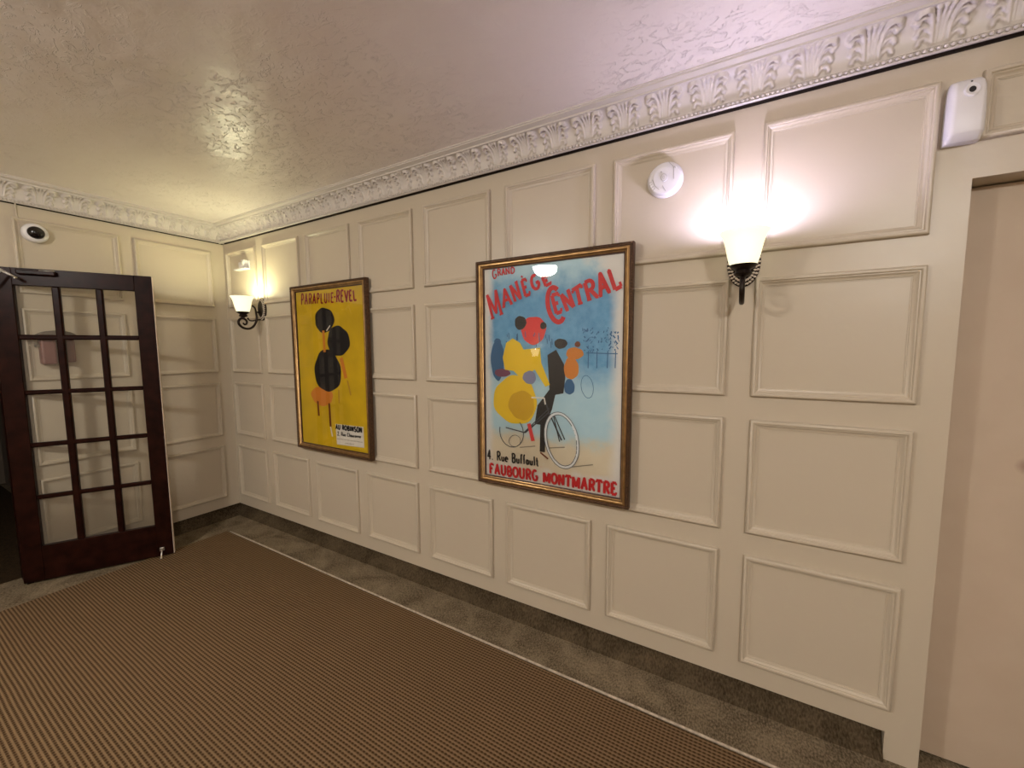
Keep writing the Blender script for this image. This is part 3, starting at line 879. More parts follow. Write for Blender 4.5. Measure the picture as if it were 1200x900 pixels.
# recessed flush door on the right ---------------------------------
def flush_door_mat():
    m = bpy.data.materials.new('flush_door_paint')
    m.use_nodes = True
    nt = m.node_tree
    b_ = nt.nodes['Principled BSDF']
    b_.inputs['Roughness'].default_value = 0.6
    tc = node(nt, 'ShaderNodeTexCoord')
    n = node(nt, 'ShaderNodeTexNoise', i_Scale=9.0, i_Detail=4.0)
    nt.links.new(tc.outputs['Object'], n.inputs['Vector'])
    d = node(nt, 'ShaderNodeVectorMath', operation='DISTANCE')
    nt.links.new(tc.outputs['Object'], d.inputs[0])
    d.inputs[1].default_value = (4.915, 0.098, 1.15)
    k = node(nt, 'ShaderNodeMapRange', i_From_Min=0.012, i_From_Max=0.042, i_To_Min=0.75, i_To_Max=0.0)
    nt.links.new(mth(nt, 'MULTIPLY_ADD', n.outputs['Fac'], 0.02, d.outputs['Value']), k.inputs['Value'])
    base = mixc(nt, n.outputs['Fac'], (0.46, 0.36, 0.265), (0.53, 0.43, 0.325))
    nt.links.new(mixc(nt, k.outputs[0], base, (0.20, 0.10, 0.075)), b_.inputs['Base Color'])
    return m
b = MB()
b.bbox(4.694, 5.616, 0.098, 0.138, 0.012, 2.084, 0.002, seg=1)
tag(b.build('door_2', flush_door_mat()), 'flush painted door set back in the recess right of the panelling', 'door', kind='structure')

# French door ------------------------------------------------------
HG = Vector((0.378, -0.654, 0.0))           # free edge
DIR = Vector((0.006 - 0.378, -1.334 + 0.654, 0)).normalized()
door = None
def build_french_door():
    W, HT, T = 0.772, 2.078, 0.040
    # local: x from free edge (0) to hinge (W), y = thickness away from viewer (0..T), z up
    mb = MB()
    xs = [(0.0, 0.096), (0.262, 0.298), (0.468, 0.506), (0.672, W)]
    zr = [(0.012, 0.247), (0.565, 0.594), (0.917, 0.947), (1.266, 1.295), (1.624, 1.656), (1.969, HT)]
    def bar(x0, x1, z0, z1, y0, y1, bev):
        mb.bbox(x0, x1, y0, y1, z0, z1, bev, seg=1)
    bar(0.0, 0.096, 0.012, HT, 0, T, 0.003)
    bar(0.672, W, 0.012, HT, 0, T, 0.003)
    bar(0.094, 0.674, 0.012, 0.247, 0, T, 0.003)
    bar(0.094, 0.674, 1.969, HT, 0, T, 0.003)
    for x0, x1 in xs[1:3]:
        bar(x0, x1, 0.245, 1.971, 0.003, T - 0.003, 0.007)
    for z0, z1 in zr[1:5]:
        bar(0.094, 0.674, z0, z1, 0.004, T - 0.004, 0.007)
    o = mb.build('door_1', WOOD)
    # placement: local x -> DIR, local y -> away from the camera
    away = Vector((DIR.y, -DIR.x, 0))
    if away.dot(Vector((4.08, -1.9, 0)) - HG) > 0:
        away = -away
    o.matrix_world = Matrix(((DIR.x, away.x, 0, HG.x), (DIR.y, away.y, 0, HG.y), (0, 0, 1, 0), (0, 0, 0, 1)))
    tag(o, 'dark wooden French door with fifteen panes standing open at the end wall', 'door', kind='structure')
    px = [(0.096, 0.262), (0.298, 0.468), (0.506, 0.672)]
    pz = [(0.247, 0.565), (0.594, 0.917), (0.947, 1.266), (1.295, 1.624), (1.656, 1.969)]
    for x0, x1 in px:
        for z0, z1 in pz:
            g = MB()
            g.add([(x0 - 0.004, 0.02, z0 - 0.004), (x1 + 0.004, 0.02, z0 - 0.004), (x1 + 0.004, 0.02, z1 + 0.004), (x0 - 0.004, 0.02, z1 + 0.004)], [(0, 1, 2, 3)])
            g.build('glass_pane', DOORGLASS, o)
    g = MB(); g.box(-0.0035, 0.0, 0.003, T - 0.001, 0.014, HT - 0.004)
    tag(g.build('edge_strip', EDGEPAINT, o), 'pale painted closing edge')
    # overhead closer
    g = MB(); g.bbox(0.47, 0.645, -0.030, -0.001, 2.036, 2.066, 0.006)
    cl = g.build('door_closer', WOOD, o)
    g = MB(); g.bbox(0.632, 0.640, -0.070, -0.010, 2.000, 2.008, 0.002)
    g.tube([(0.628, -0.060, 2.004), (0.690, -0.068, 2.048)], 0.0075, n=8)
    g.tube([(0.690, -0.068, 2.048), (0.745, -0.075, 1.96)], 0.0075, n=8)
    g.ball((0.690, -0.068, 2.048), 0.011)
    g.build('closer_arm', SILVER, o, smooth=True)
    g = MB(); g.tube([(0.47, -0.031, 2.064), (0.54, -0.031, 2.064)], 0.003, n=6)
    g.build('closer_screw', SILVER, o, smooth=True)
    # kick-down holder
    g = MB(); g.bbox(0.050, 0.078, -0.012, -0.0005, 0.052, 0.078, 0.003)
    ds = g.build('door_stop', SILVER, o)
    g = MB(); g.tube([(0.064, -0.016, 0.066), (0.066, -0.028, 0.03), (0.067, -0.040, 0.016)], 0.0045, n=8)
    g.tube([(0.067, -0.036, 0.018), (0.067, -0.046, 0.006)], 0.007, n=8)
    g.build('stop_rod', SILVER, ds, smooth=True)
    # hinges
    for z in (0.22, 1.05, 1.85):
        g = MB(); g.tube([(W + 0.004, T + 0.006, z - 0.045), (W + 0.004, T + 0.006, z + 0.045)], 0.007, n=10)
        g.build('hinge', BRONZE, o, smooth=True)
    return o
build_french_door()
b = MB()
b.box(-0.15, 0.006, OPEN0 - 0.03, OPEN0 - 0.0005, 0.0, OPENZ)
b.box(-0.15, 0.006, OPEN1 + 0.0005, OPEN1 + 0.03, 0.0, OPENZ)
b.box(-0.15, 0.006, OPEN1 + 0.0005, OPEN0 - 0.0005, OPENZ - 0.03, OPENZ - 0.0005)
tag(b.build('trim_3', WOOD), 'dark wooden jamb lining the French door opening', 'door frame', kind='structure')

# ------------------------------------------------------------------ posters
def glyphs():
    def arc(cx, cy, rx, ry, a0, a1, n=10):
        return [(cx + rx * math.cos(R(a0 + (a1 - a0) * i / n)), cy + ry * math.sin(R(a0 + (a1 - a0) * i / n))) for i in range(n + 1)]
    G = {}
    # letter: (advance, strokes, serif strokes)
    G['A'] = (1.0, [[(.12, 0), (.5, 1), (.88, 0)], [(.27, .34), (.73, .34)]], [[(0, 0), (.26, 0)], [(.74, 0), (1, 0)]])
    G['B'] = (.9, [[(.2, 0), (.2, 1)], [(.2, 1)] + arc(.5, .75, .3, .25, 90, -90) + [(.2, .5)], [(.2, .5)] + arc(.52, .25, .34, .25, 90, -90) + [(.2, 0)]], [])
    G['C'] = (.95, [arc(.55, .5, .43, .5, 50, 310, 16)], [])
    G['D'] = (.95, [[(.2, 0), (.2, 1)], [(.2, 1)] + arc(.4, .5, .5, .5, 90, -90, 12) + [(.2, 0)]], [])
    G['E'] = (.85, [[(.2, 0), (.2, 1)], [(.2, 1), (.88, 1)], [(.2, .52), (.7, .52)], [(.2, 0), (.92, 0)]], [[(.9, 0), (.92, .2)], [(.86, 1), (.88, .82)]])
    G['F'] = (.85, [[(.22, 0), (.22, 1)], [(.22, 1), (.9, 1)], [(.22, .52), (.72, .52)]], [[(.02, 0), (.46, 0)], [(.88, 1), (.9, .82)]])
    G['G'] = (.98, [arc(.52, .5, .42, .5, 52, 330, 16) + [(.9, .42)], [(.58, .42), (.98, .42)]], [])
    G['I'] = (.42, [[(.5, 0), (.5, 1)]], [])
    G['L'] = (.8, [[(.22, 1), (.22, 0)], [(.22, 0), (.92, 0)]], [[(.02, 1), (.44, 1)], [(.9, 0), (.95, .24)]])
    G['M'] = (1.25, [[(.14, 0), (.14, 1)], [(.14, 1), (.5, .15), (.86, 1)], [(.86, 1), (.86, 0)]], [[(0, 0), (.28, 0)], [(.72, 0), (1, 0)]])
    G['N'] = (1.0, [[(.15, 0), (.15, 1)], [(.15, 1), (.83, 0)], [(.83, 0), (.83, 1)]], [[(0, 0), (.3, 0)], [(.68, 1), (1, 1)]])
    G['O'] = (1.0, [arc(.5, .5, .42, .5, 0, 360, 18)], [])
    G['P'] = (.85, [[(.2, 0), (.2, 1)], [(.2, 1)] + arc(.5, .73, .36, .27, 90, -90) + [(.2, .46)]], [[(.02, 0), (.4, 0)]])
    G['R'] = (.95, [[(.2, 0), (.2, 1)], [(.2, 1)] + arc(.5, .75, .34, .25, 90, -90) + [(.2, .5)], [(.5, .5), (.9, 0)]], [[(.02, 0), (.4, 0)], [(.8, 0), (1, 0)]])
    G['S'] = (.85, [arc(.5, .75, .34, .25, 40, 270, 10)[:-1] + arc(.5, .25, .36, .25, 90, -140, 10)], [])
    G['T'] = (.9, [[(.5, 0), (.5, 1)], [(.04, 1), (.96, 1)]], [[(.28, 0), (.72, 0)], [(.04, 1), (.06, .8)], [(.94, .8), (.96, 1)]])
    G['U'] = (.95, [[(.16, 1), (.16, .35)] + arc(.5, .35, .34, .35, 180, 360) + [(.84, 1)]], [[(0, 1), (.32, 1)], [(.68, 1), (1, 1)]])
    G['V'] = (.95, [[(.06, 1), (.5, 0), (.94, 1)]], [])
    G['2'] = (.7, [arc(.5, .72, .38, .28, 170, -30) + [(.1, 0), (.95, 0)]], [])
    G['4'] = (.75, [[(.62, 0), (.62, 1), (.05, .32), (1, .32)]], [])
    G['.'] = (.35, [[(.5, .0), (.5, .10)]], [])
    G[','] = (.35, [[(.55, .06), (.35, -.14)]], [])
    G['-'] = (.5, [[(.1, .5), (.9, .5)]], [])
    G['`'] = (.5, [[(.2, .9), (.8, .1)]], [])
    G[' '] = (.5, [], [])
    G['a'] = (.62, [arc(.45, .25, .35, .25, 0, 360, 12), [(.82, .5), (.82, 0)]], [])
    G['e'] = (.62, [[(.12, .27), (.86, .27)] + arc(.5, .25, .38, .25, 10, 310, 12)], [])
    G['u'] = (.65, [[(.14, .5), (.14, .2)] + arc(.46, .2, .32, .2, 180, 360, 8), [(.8, .5), (.8, 0)]], [])
    G['n'] = (.65, [[(.16, 0), (.16, .5)], [(.16, .28)] + arc(.5, .26, .33, .24, 170, 0, 8) + [(.83, 0)]], [])
    G['c'] = (.58, [arc(.52, .25, .38, .25, 50, 310, 10)], [])
    G['h'] = (.65, [[(.16, 0), (.16, 1)], [(.16, .28)] + arc(.5, .26, .33, .24, 170, 0, 8) + [(.83, 0)]], [])
    G['f'] = (.45, [[(.42, 0), (.42, .75)] + arc(.72, .75, .3, .25, 180, 60, 6), [(.05, .5), (.8, .5)]], [])
    G['l'] = (.34, [[(.5, 1), (.5, 0)]], [])
    G['t'] = (.45, [[(.45, .9), (.45, .12), (.7, .0), (.95, .05)], [(.05, .55), (.9, .55)]], [])
    return G
GL = glyphs()

_lift = 0
def ribbon(mb, pts, w, y, mi):
    """flat brush line in the x-z plane at depth y; pieces lie a hair apart so that overlaps do not shade each other"""
    global _lift
    P = [Vector((p[0], p[1])) for p in pts]
    for a, c in zip(P[:-1], P[1:]):
        d = c - a
        if d.length < 1e-6:
            continue
        n = Vector((-d.y, d.x)).normalized() * (w / 2)
        q = [a + n, c + n, c - n, a - n]
        _lift = (_lift + 1) % 40
        mb.add([(v.x, y - _lift * 2.2e-5, v.y) for v in q], [(0, 1, 2, 3)], mi)
    for p in P[1:-1]:
        _lift = (_lift + 1) % 40
        blob(mb, p.x, p.y, w / 2, w / 2, y - _lift * 2.2e-5, mi, 8)

def blob(mb, cx, cz, rx, rz, y, mi, n=28, wob=0.0, ph=0.0):
    vs = []
    for i in range(n):
        a = 2 * math.pi * i / n
        k = 1 + wob * math.sin(3 * a + ph) + wob * 0.6 * math.sin(7 * a + 2 * ph)
        vs.append((cx + rx * k * math.cos(a), y, cz + rz * k * math.sin(a)))
    mb.add(vs, [tuple(range(n))], mi)

def lettering(which, x0, z0, parent, y, pick=None):
    names, mb = [], MB()
    def midx(c):
        if c not in names:
            names.append(c)
        return names.index(c)
    for po, s, q, col, w, serif in TEXT:
        if po != which or (pick and (col == 'ink') != (pick == 'ink')):
            continue
        mi = midx(col)
        bl, br, tl, tr = [Vector((q[i] / 1000 - x0, q[i + 1] / 1000 - z0)) for i in (0, 2, 4, 6)]
        def at(u, v):
            return (bl * (1 - u) + br * u) * (1 - v) + (tl * (1 - u) + tr * u) * v
        gap = 0.24 if s == 'PARAPLUIE' else 0.16
        tot = sum(GL[c][0] for c in s) + gap * (len(s) - 1)
        u = 0.0
        ww = w / 1000
        for c in s:
            adv, strokes, ser = GL[c]
            f = lambda p: at((u + p[0] * adv) / tot, p[1])
            for st in strokes:
                ribbon(mb, [f(p) for p in st], ww, y, mi)
            if serif:
                for st in ser:
                    ribbon(mb, [f(p) for p in st], ww * 0.62, y, mi)
            u += adv + gap
    return mb.build('lettering', [ink(c) for c in names], parent)

def artwork(which, x0, z0, parent, y):
    names, mb = [], MB()
    for k_, (po, t, q, col, lay) in enumerate(ART):
        if po != which:
            continue
        if col not in names:
            names.append(col)
        mi = names.index(col)
        yy = y - lay * 0.00022 - (k_ % 10) * 0.00002
        if t == 'E':
            blob(mb, q[0] / 1000 - x0, q[1] / 1000 - z0, q[2] / 1000, q[3] / 1000, yy, mi, 40, 0.035, k_)
        else:
            pts = [(q[i] / 1000 - x0, q[i + 1] / 1000 - z0) for i in range(0, len(q), 2)]
            if t == 'P':
                mb.add([(x, yy, z) for x, z in pts], [tuple(range(len(pts)))], mi)
            else:
                ribbon(mb, pts, int(t[1:]) / 1000 * (0.55 if which == 's' else 0.55) * 1.6, yy, mi)
    return mb.build('artwork', [ink(c) for c in names], parent)

FPROF = [(0.0, 0.0), (0.0, 0.031), (0.0025, 0.0345), (0.0095, 0.0365), (0.0125, 0.0350), (0.0140, 0.0305), (0.0165, 0.0320), (0.0205, 0.0345), (0.0255, 0.0345),
         (0.0295, 0.0310), (0.0315, 0.0265), (0.0330, 0.0255), (0.0350, 0.0265), (0.0385, 0.0225), (0.0440, 0.0205), (0.0440, 0.0120)]
FMAT = [1, 1, 1, 1, 1, 2, 0, 0, 0, 0, 2, 0, 0, 2, 2]
def framed_poster(name, x0, x1, z0, z1, which, sheet, label):
    root = empty(name, (x0, -0.0195, z0))
    tag(root, label, 'poster')
    w, h = x1 - x0, z1 - z0
    vs, fs, rows = frame_mesh(FPROF, 0, w, 0, h)
    base = 0.0
    fr = obj('picture_frame', [(u, -hh - base, v) for u, v, hh in vs], fs, [GOLD, GOLDDK, REDBROWN], root, [FMAT[r] for r in rows])
    auto_smooth(fr, 50)
    bd = MB()
    step = 0.0105
    for (a, c) in (((0, 0), (w, 0)), ((w, 0), (w, h)), ((w, h), (0, h)), ((0, h), (0, 0))):
        A_, C_ = Vector(a), Vector(c)
        n = int((C_ - A_).length / step)
        d = (C_ - A_).normalized()
        inn = Vector((-d.y, d.x)) * 0.0055
        for i in range(1, n):
            p = A_ + d * (i * step) + inn
            bd.ball((p.x, -0.0355, p.y), 0.0046, sub=1, scale=(1, 0.8, 1))
    bd.build('beaded_rim', GOLDDK, fr, smooth=True)
    b_ = MB(); b_.box(0.006, w - 0.006, -0.010, -0.001, 0.006, h - 0.006)
    b_.build('backing_board', REDBROWN, root)
    ins = 0.040
    b_ = MB()
    b_.add([(ins, -0.0125, ins), (w - ins, -0.0125, ins), (w - ins, -0.0125, h - ins), (ins, -0.0125, h - ins)], [(0, 1, 2, 3)])
    sh = obj('poster_print', [(x - ins, y, z - ins) for x, y, z in b_.v], b_.f, sheet, root, loc=(ins, 0, ins))
    artwork(which, x0 + ins, z0 + ins, sh, -0.0130)
    if which == 's':
        lettering(which, x0 + ins, z0 + ins, sh, -0.0150, 'title')
        lettering(which, x0 + ins, z0 + ins, sh, -0.0150, 'ink')
    else:
        lettering(which, x0 + ins, z0 + ins, sh, -0.0150)
    b_ = MB()
    b_.add([(ins, -0.0185, ins), (w - ins, -0.0185, ins), (w - ins, -0.0185, h - ins), (ins, -0.0185, h - ins)], [(0, 1, 2, 3)])
    b_.build('glass_pane', GLASS, root)
    return root
framed_poster('framed_poster', 2.785, 3.637, 0.795, 2.024, 'b', PRINTBLUE, 'large gilt-framed blue poster with red lettering and a bicycle wheel')
framed_poster('framed_poster', 1.058, 1.896, 0.786, 2.026, 's', PRINTYEL, 'gilt-framed yellow poster with dark rounded shapes beside the far wall lamp')

# ------------------------------------------------------------------ wall lamps
def shade_mat(cfg, name):
    m = bpy.data.materials.new(name)
    m.use_nodes = True
    b_ = m.node_tree.nodes['Principled BSDF']
    b_.inputs['Base Color'].default_value = (0.85, 0.80, 0.66, 1)
    b_.inputs['Roughness'].default_value = 0.35
    b_.inputs['Emission Color'].default_value = (*cfg['tint'], 1)
    b_.inputs['Emission Strength'].default_value = cfg['shade']
    return m

def sconce(x, y, rz, cfg, label, z=1.889):
    """local: wall plane y=0, lamp comes out along -y, origin at backplate centre"""
    root = empty('wall_sconce', (x, y, z), rz)
    tag(root, label, 'wall lamp', 'matching wall lamps with bell shades on scroll arms')
    # backplate: oval, domed, facing -y
    mt = Matrix.Rotation(R(90), 4, 'X')          # lathe +z -> -y
    p = MB()
    p.lathe([(0.060, 0.0), (0.060, 0.008), (0.056, 0.013), (0.048, 0.013), (0.044, 0.018), (0.030, 0.026), (0.012, 0.030), (0.0005, 0.030)], 40, 0, mt, 0.98, 1.58)
    p.m = [0 for i in range(len(p.f))]
    pl = auto_smooth(p.build('backplate', [BRONZE, BRONZEHI], root), 40)
    g = MB()
    for i in range(34):
        a = 2 * math.pi * i / 34
        for rr, dz, sz in ((0.0545, 0.014, 0.0062), (0.0455, 0.018, 0.0060)):
            aa = a + (0.09 if rr < 0.05 else 0)
            g.ball((rr * 0.98 * math.cos(aa), -dz, rr * 1.58 * math.sin(aa)), sz, sub=1, scale=(1.15, 0.9, 0.78))
    tag(g.build('leaf_rim', BRONZEHI, pl, smooth=True), 'silvery leaf-textured rim of the backplate')
    # scroll arm in the y-z plane
    Z = lambda v: v - 1.889
    pts = [(0, -0.078, Z(1.907)), (0, -0.062, Z(1.893)), (0, -0.055, Z(1.858)), (0, -0.052, Z(1.815)), (0, -0.060, Z(1.778)), (0, -0.085, Z(1.740)), (0, -0.120, Z(1.722)),
           (0, -0.160, Z(1.728)), (0, -0.188, Z(1.752)), (0, -0.192, Z(1.780)), (0, -0.172, Z(1.802)), (0, -0.148, Z(1.800)), (0, -0.131, Z(1.783)),
           (0, -0.134, Z(1.762)), (0, -0.148, Z(1.754)), (0, -0.157, Z(1.763))]
    sp = spline(pts, 6)
    n = len(sp)
    a_ = MB()
    a_.tube(sp, [0.0058 + 0.0036 * math.sin(math.pi * i / (n - 1)) for i in range(n)], n=10)
    a_.ball((0, -0.080, Z(1.909)), 0.0075); a_.ball((0, -0.157, Z(1.764)), 0.0075)
    sp = spline([(0, -0.020, Z(1.80)), (0, -0.052, Z(1.797)), (0, -0.085, Z(1.788)), (0, -0.108, Z(1.790)), (0, -0.120, Z(1.802))], 5)
    a_.tube(sp, 0.0055, n=8); a_.ball((0, -0.121, Z(1.804)), 0.0085)
    a_.tube([(0, -0.015, Z(1.86)), (0, -0.056, Z(1.86))], 0.0075, n=10)
    a_.build('scroll_arm', BRONZE, root, smooth=True)
    c_ = MB()
    ct = Matrix.Translation((0, -0.155, 0))
    c_.lathe([(0.010, Z(1.800)), (0.010, Z(1.812)), (0.026, Z(1.817)), (0.031, Z(1.824)), (0.026, Z(1.832)), (0.024, Z(1.837)), (0.040, Z(1.846)), (0.046, Z(1.856)), (0.040, Z(1.857)), (0.001, Z(1.850))], 28, 0, ct)
    auto_smooth(c_.build('shade_cup', BRONZE, root), 40)
    s_ = MB()
    outer = [(0.042, Z(1.853)), (0.048, Z(1.866)), (0.054, Z(1.890)), (0.060, Z(1.920)), (0.066, Z(1.945)), (0.073, Z(1.962)), (0.083, Z(1.974))]
    inner = [(r - 0.003, zz + 0.001) for r, zz in outer[::-1]]
    s_.lathe(outer + [(0.0825, Z(1.976))] + inner, 40, 0, ct, caps=False)
    s_.build('lamp_shade', shade_mat(cfg, 'lit_frosted_shade'), root, smooth=True)
    bl = MB()
    bl.lathe([(0.012, Z(1.858)), (0.013, Z(1.875)), (0.022, Z(1.892)), (0.024, Z(1.905)), (0.018, Z(1.920)), (0.0008, Z(1.926))], 18, 0, ct)
    bm_ = mat('lit_bulb_glass', (0.9, 0.86, 0.8), emit=((1.0, 0.86, 0.66), 18.0))
    bl.build('light_bulb', bm_, root, smooth=True)
    L = bpy.data.lights.new('sconce_light', 'POINT')
    L.energy = cfg['power']
    L.color = cfg['colour']
    L.shadow_soft_size = 0.025
    lo = bpy.data.objects.new('sconce_light', L)
    COL.objects.link(lo)
    lo.location = (0, -0.155, Z(1.957))
    lo.parent = root
    return root
sconce(4.063, 0, 0, SCONCE_NEAR, 'wall lamp to the right of the blue poster, glowing brightest, seen from the front')
sconce(0.578, 0, 0, SCONCE_FAR, 'wall lamp in the far corner, left of the yellow poster, its scroll arm in profile')
sconce(1.02, YF, math.pi, SCONCE_REAR, 'wall lamp on the plain wall opposite, mirrored in the blue poster glass', 1.45)

def ceiling_dome(x, y, label):
    root = empty('ceiling_lamp', (x, y, H))
    tag(root, label, 'ceiling lamp', 'ceiling dome lamps')
    b_ = MB(); b_.lathe([(0.075, 0.0), (0.075, -0.020), (0.040, -0.028), (0.040, -0.055), (0.150, -0.058), (0.150, -0.064), (0.01, -0.064)], 40)
    auto_smooth(b_.build('lamp_base', SILVER, root), 40)
    b_ = MB()
    prof = [(0.150, -0.060), (0.155, -0.066)] + [(0.152 * math.cos(a), -0.070 - 0.105 * math.sin(a)) for a in [i * math.pi / 2 / 10 for i in range(10)]] + [(0.001, -0.175)]
    b_.lathe(prof, 40, caps=False)
    dm = mat('lit_opal_dome', (0.85, 0.83, 0.78), rough=0.3, emit=(DOME_COLOUR, DOME_EMIT))
    b_.build('glass_dome', dm, root, smooth=True)
ceiling_dome(1.85, -2.88, 'lit round ceiling dome lamp mirrored in the blue poster glass')
ceiling_dome(5.3, -2.9, 'added ceiling dome lamp for fill light over the near end of the lobby, unseen behind the viewer')  # unseen lamp added behind the camera as fill light

# ------------------------------------------------------------------ small fittings
def smoke_alarm():
    root = empty('smoke_alarm', (3.755, 0, 2.270))
    tag(root, 'round white smoke alarm on the panel above the blue poster', 'smoke alarm')
    mt = Matrix.Rotation(R(90), 4, 'X')
    b_ = MB()
    b_.lathe([(0.072, 0.001), (0.073, 0.014), (0.070, 0.019), (0.067, 0.021), (0.066, 0.030), (0.061, 0.036), (0.050, 0.0385), (0.0005, 0.040)], 48, 0, mt)
    auto_smooth(b_.build('alarm_body', WHITEPL, root), 30)
    b_ = MB()
    # raised inner shield and rim lines
    ring = lambda r0, r1, a0, a1, y0, mb, mi=0, n=20: mb.add(
        [(r * math.cos(R(a0 + (a1 - a0) * i / n)), yy, r * math.sin(R(a0 + (a1 - a0) * i / n))) for i in range(n + 1) for r, yy in ((r0, y0 + .003), (r0, y0), (r1, y0), (r1, y0 + .004))],
        [(i * 4 + k, i * 4 + k + 1, (i + 1) * 4 + k + 1, (i + 1) * 4 + k) for i in range(n) for k in range(3)], mi)
    ring(0.006, 0.042, 20, 250, -0.0425, b_)
    b_.build('raised_disc', WHITEPL, root)
    b_ = MB()
    b_.lathe([(0.012, 0.038), (0.012, 0.0455), (0.010, 0.0465), (0.0005, 0.0465)], 24, 0, mt @ Matrix.Rotation(0.0, 4, 'Z'), 1.0, 1.35)
    tb = auto_smooth(b_.build('test_button', WHITEPL, root), 40)
    b_ = MB()
    pr = [(0.0115, 0.0452), (0.0125, 0.0452)]
    pts = [(0.0108 * math.cos(a), -0.0460, 0.0146 * math.sin(a)) for a in [2 * math.pi * i / 24 for i in range(24)]]
    b_.tube(pts, 0.0009, n=5, closed=True)
    pts = [(0.004 * math.cos(a), -0.0468, 0.005 * math.sin(a)) for a in [2 * math.pi * i / 14 for i in range(14)]]
    b_.tube(pts, 0.0008, n=5, closed=True)
    b_.build('button_outline', GREYPL, tb)
    b_ = MB()
    for i in range(4):
        a0 = 175 + i * 12
        b_.tube([((0.050 + 0.003 * 0) * math.cos(R(a0)), -0.0385, 0.050 * math.sin(R(a0))), (0.062 * math.cos(R(a0)), -0.0358, 0.062 * math.sin(R(a0)))], 0.0012, n=5)
    b_.tube([(0.030, -0.040, 0.055), (0.044, -0.0395, 0.028), (0.036, -0.0405, -0.02)], 0.0010, n=5)
    b_.tube([(-0.012, -0.0428, -0.030), (-0.004, -0.0428, -0.056)], 0.0011, n=5)
    b_.tube([(-0.046, -0.0400, 0.012), (-0.042, -0.0400, -0.018), (-0.028, -0.0405, -0.040)], 0.0010, n=5)
    for dx in (0.043, 0.049):
        b_.tube([(dx, -0.0398, 0.030), (dx, -0.0398, 0.021)], 0.0012, n=5)
    b_.tube([(0.043, -0.0398, 0.0255), (0.049, -0.0398, 0.0255)], 0.0010, n=5)
    b_.build('vent_slots', GREYPL, root)
    b_ = MB(); b_.ball((-0.006, -0.0430, 0.0275), 0.0022)
    b_.build('indicator_light', DARKPL, root, smooth=True)
    root.rotation_euler = (0, R(-12), 0)
smoke_alarm()

def air_freshener():
    root = empty('air_freshener_dispenser', (4.650, 0, 2.290))
    tag(root, 'white plastic air freshener dispenser beside the top of the door recess', 'air freshener')
    # stack of rounded-rectangle rings from bottom to top; half width, depth
    rings = [(-0.094, 0.040, 0.034), (-0.093, 0.0405, 0.036), (-0.076, 0.0410, 0.056), (-0.072, 0.0410, 0.0575), (-0.02, 0.0405, 0.061), (0.03, 0.0395, 0.060),
             (0.060, 0.0385, 0.056), (0.078, 0.0370, 0.048), (0.089, 0.0350, 0.036), (0.095, 0.0320, 0.020), (0.0965, 0.0300, 0.010)]
    vs, fs = [], []
    N = 16
    for z, hw, d in rings:
        c = 0.014 if d > 0.02 else 0.006
        row = [(-hw, 0.0)]
        for i in range(7):
            a = math.pi / 2 * i / 6
            row.append((-hw + c - c * math.cos(a), -d + c - c * math.sin(a)))
        for i in range(7):
            a = math.pi / 2 * i / 6
            row.append((hw - c + c * math.sin(a), -d + c - c * math.cos(a)))
        row.append((hw, 0.0))
        vs += [(x, y, z) for x, y in row]
    k = 16
    for j in range(len(rings) - 1):
        for i in range(k - 1):
            fs.append((j * k + i, j * k + i + 1, (j + 1) * k + i + 1, (j + 1) * k + i))
        fs.append((j * k + k - 1, j * k, (j + 1) * k, (j + 1) * k + k - 1))
    fs.append(tuple(range(k - 1, -1, -1)))
    fs.append(tuple((len(rings) - 1) * k + i for i in range(k)))
    auto_smooth(obj('dispenser_body', vs, fs, WHITEPL, root), 35)
    mt = Matrix.Translation((0.004, -0.0575, 0.048)) @ Matrix.Rotation(R(82), 4, 'X')
    b_ = MB(); b_.lathe([(0.0185, -0.004), (0.0185, 0.003), (0.0150, 0.0045), (0.0120, 0.0026), (0.0070, 0.0018), (0.0001, 0.0016)], 30, 0, mt, 1, 1.18, caps=False)
    nz = auto_smooth(b_.build('spray_window', WHITEPL, root), 40)
    b_ = MB(); b_.lathe([(0.0080, 0.0024), (0.0001, 0.0022)], 24, 0, mt, 1, 1.18, caps=False)
    b_.build('nozzle_recess', DARKPL, nz)
    b_ = MB(); b_.ball((0.004, -0.0475, 0.0765), 0.0035)
    b_.build('indicator_light', DARKPL, root, smooth=True)
    b_ = MB(); b_.tube([(-0.0405, -0.050, -0.074), (0.0405, -0.050, -0.074)], 0.0006, n=5)
    b_.build('cover_seam', GREYPL, root)
air_freshener()

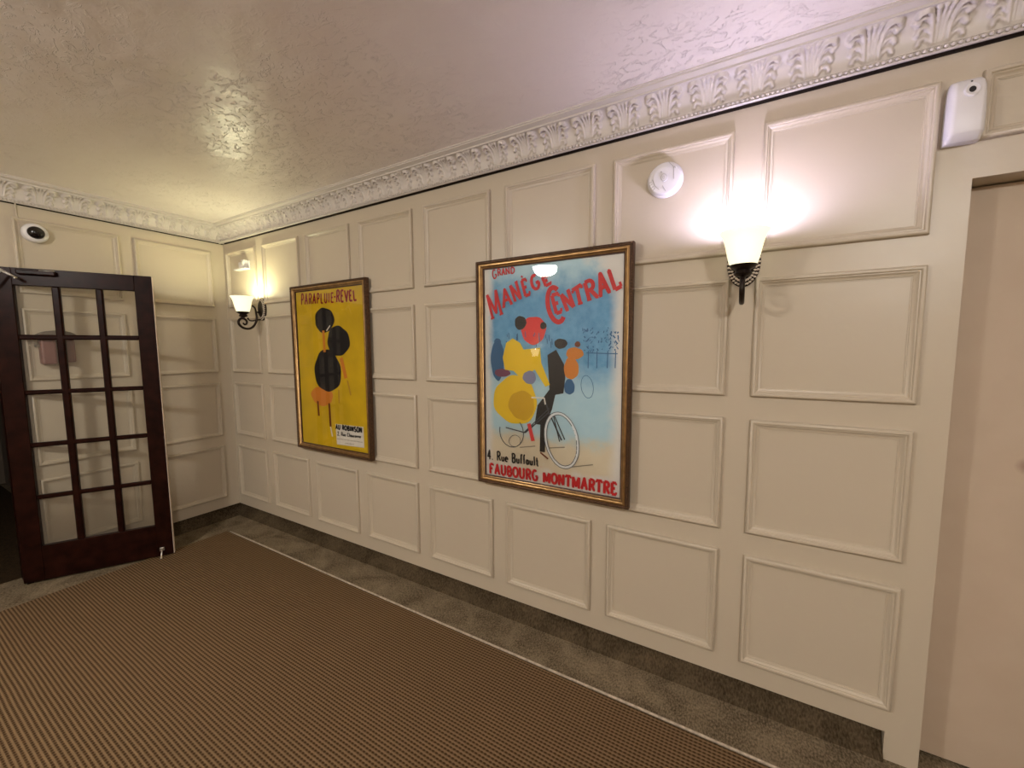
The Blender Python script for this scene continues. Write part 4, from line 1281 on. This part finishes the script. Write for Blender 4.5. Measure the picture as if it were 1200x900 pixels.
def dome_camera():
    root = empty('dome_camera', (0, -1.117, 2.320))
    tag(root, 'white and black dome security camera on the end wall above the French door', 'security camera')
    mt = Matrix.Rotation(R(90), 4, 'Y')      # lathe +z -> +x
    b_ = MB(); b_.lathe([(0.060, 0.0), (0.061, 0.020), (0.057, 0.034), (0.049, 0.041), (0.040, 0.043), (0.038, 0.040)], 40, 0, mt)
    auto_smooth(b_.build('camera_housing', WHITEPL, root), 40)
    b_ = MB(); b_.lathe([(0.040 * math.cos(a), 0.040 + 0.032 * math.sin(a)) for a in [i * math.pi / 2 / 8 for i in range(8)]] + [(0.0005, 0.072)], 32, 0, mt, caps=False)
    b_.build('camera_dome', BLACKGL, root, smooth=True)
dome_camera()
b = MB()
b.tube(spline([(0.004, -1.186, 2.492), (0.004, -1.186, 2.45), (0.004, -1.182, 2.41), (0.006, -1.172, 2.385), (0.008, -1.150, 2.365)], 6), 0.004, n=8)
tag(b.build('camera_cable', PAINT, smooth=True), 'thin painted cable running from cornice down to the dome camera', 'cable')

def wall_sensor():
    root = empty('wall_sensor', (0.340, 0, 2.235))
    tag(root, 'small cream wall sensor on a ledge bracket above the far wall lamp', 'sensor')
    b_ = MB(); b_.bbox(-0.088, 0.088, -0.048, -0.0005, -0.006, 0.006, 0.003)
    b_.bbox(-0.088, 0.088, -0.006, -0.0004, -0.006, 0.070, 0.002)
    b_.build('mounting_ledge', WHITEPL, root)
    b_ = MB(); b_.bbox(0.022, 0.066, -0.042, -0.004, 0.0065, 0.074, 0.006)
    b_.build('sensor_housing', WHITEPL, root)
    b_ = MB(); b_.bbox(0.030, 0.058, -0.046, -0.040, 0.030, 0.060, 0.003)
    b_.build('sensor_lens', GREYPL, root)
wall_sensor()

def pink_box():
    root = empty('wall_box', (0, -1.075, 1.545))
    tag(root, 'dusty pink box with grey hood on the end wall, seen through the French door', 'wall box')
    b_ = MB(); b_.bbox(0.0005, 0.07, -0.080, -0.008, -0.085, 0.085, 0.012)
    b_.bbox(0.0005, 0.07, 0.018, 0.080, -0.075, 0.085, 0.012)
    b_.build('box_body', PINKBOX, root)
    b_ = MB(); b_.bbox(0.0005, 0.05, -0.012, 0.022, -0.075, 0.085, 0.004)
    b_.build('box_slot', GREYHOOD, root)
    b_ = MB()
    vs = []
    n = 14
    for x in (0.0006, 0.085):
        for i in range(n + 1):
            a = math.pi * i / n
            vs.append((x, -0.095 * math.cos(a), 0.087 + 0.055 * math.sin(a) ** 0.8))
    fs = [(i, i + 1, n + 2 + i, n + 1 + i) for i in range(n)] + [tuple(range(n, -1, -1)), tuple(range(n + 1, 2 * n + 2)), (0, n + 1, 2 * n + 1, n)]
    b_.add(vs, fs)
    b_.build('box_hood', GREYHOOD, root)
    b_ = MB(); b_.bbox(0.004, 0.05, -0.098, -0.078, 0.03, 0.052, 0.004)
    b_.build('side_latch', GREYHOOD, root)
pink_box()
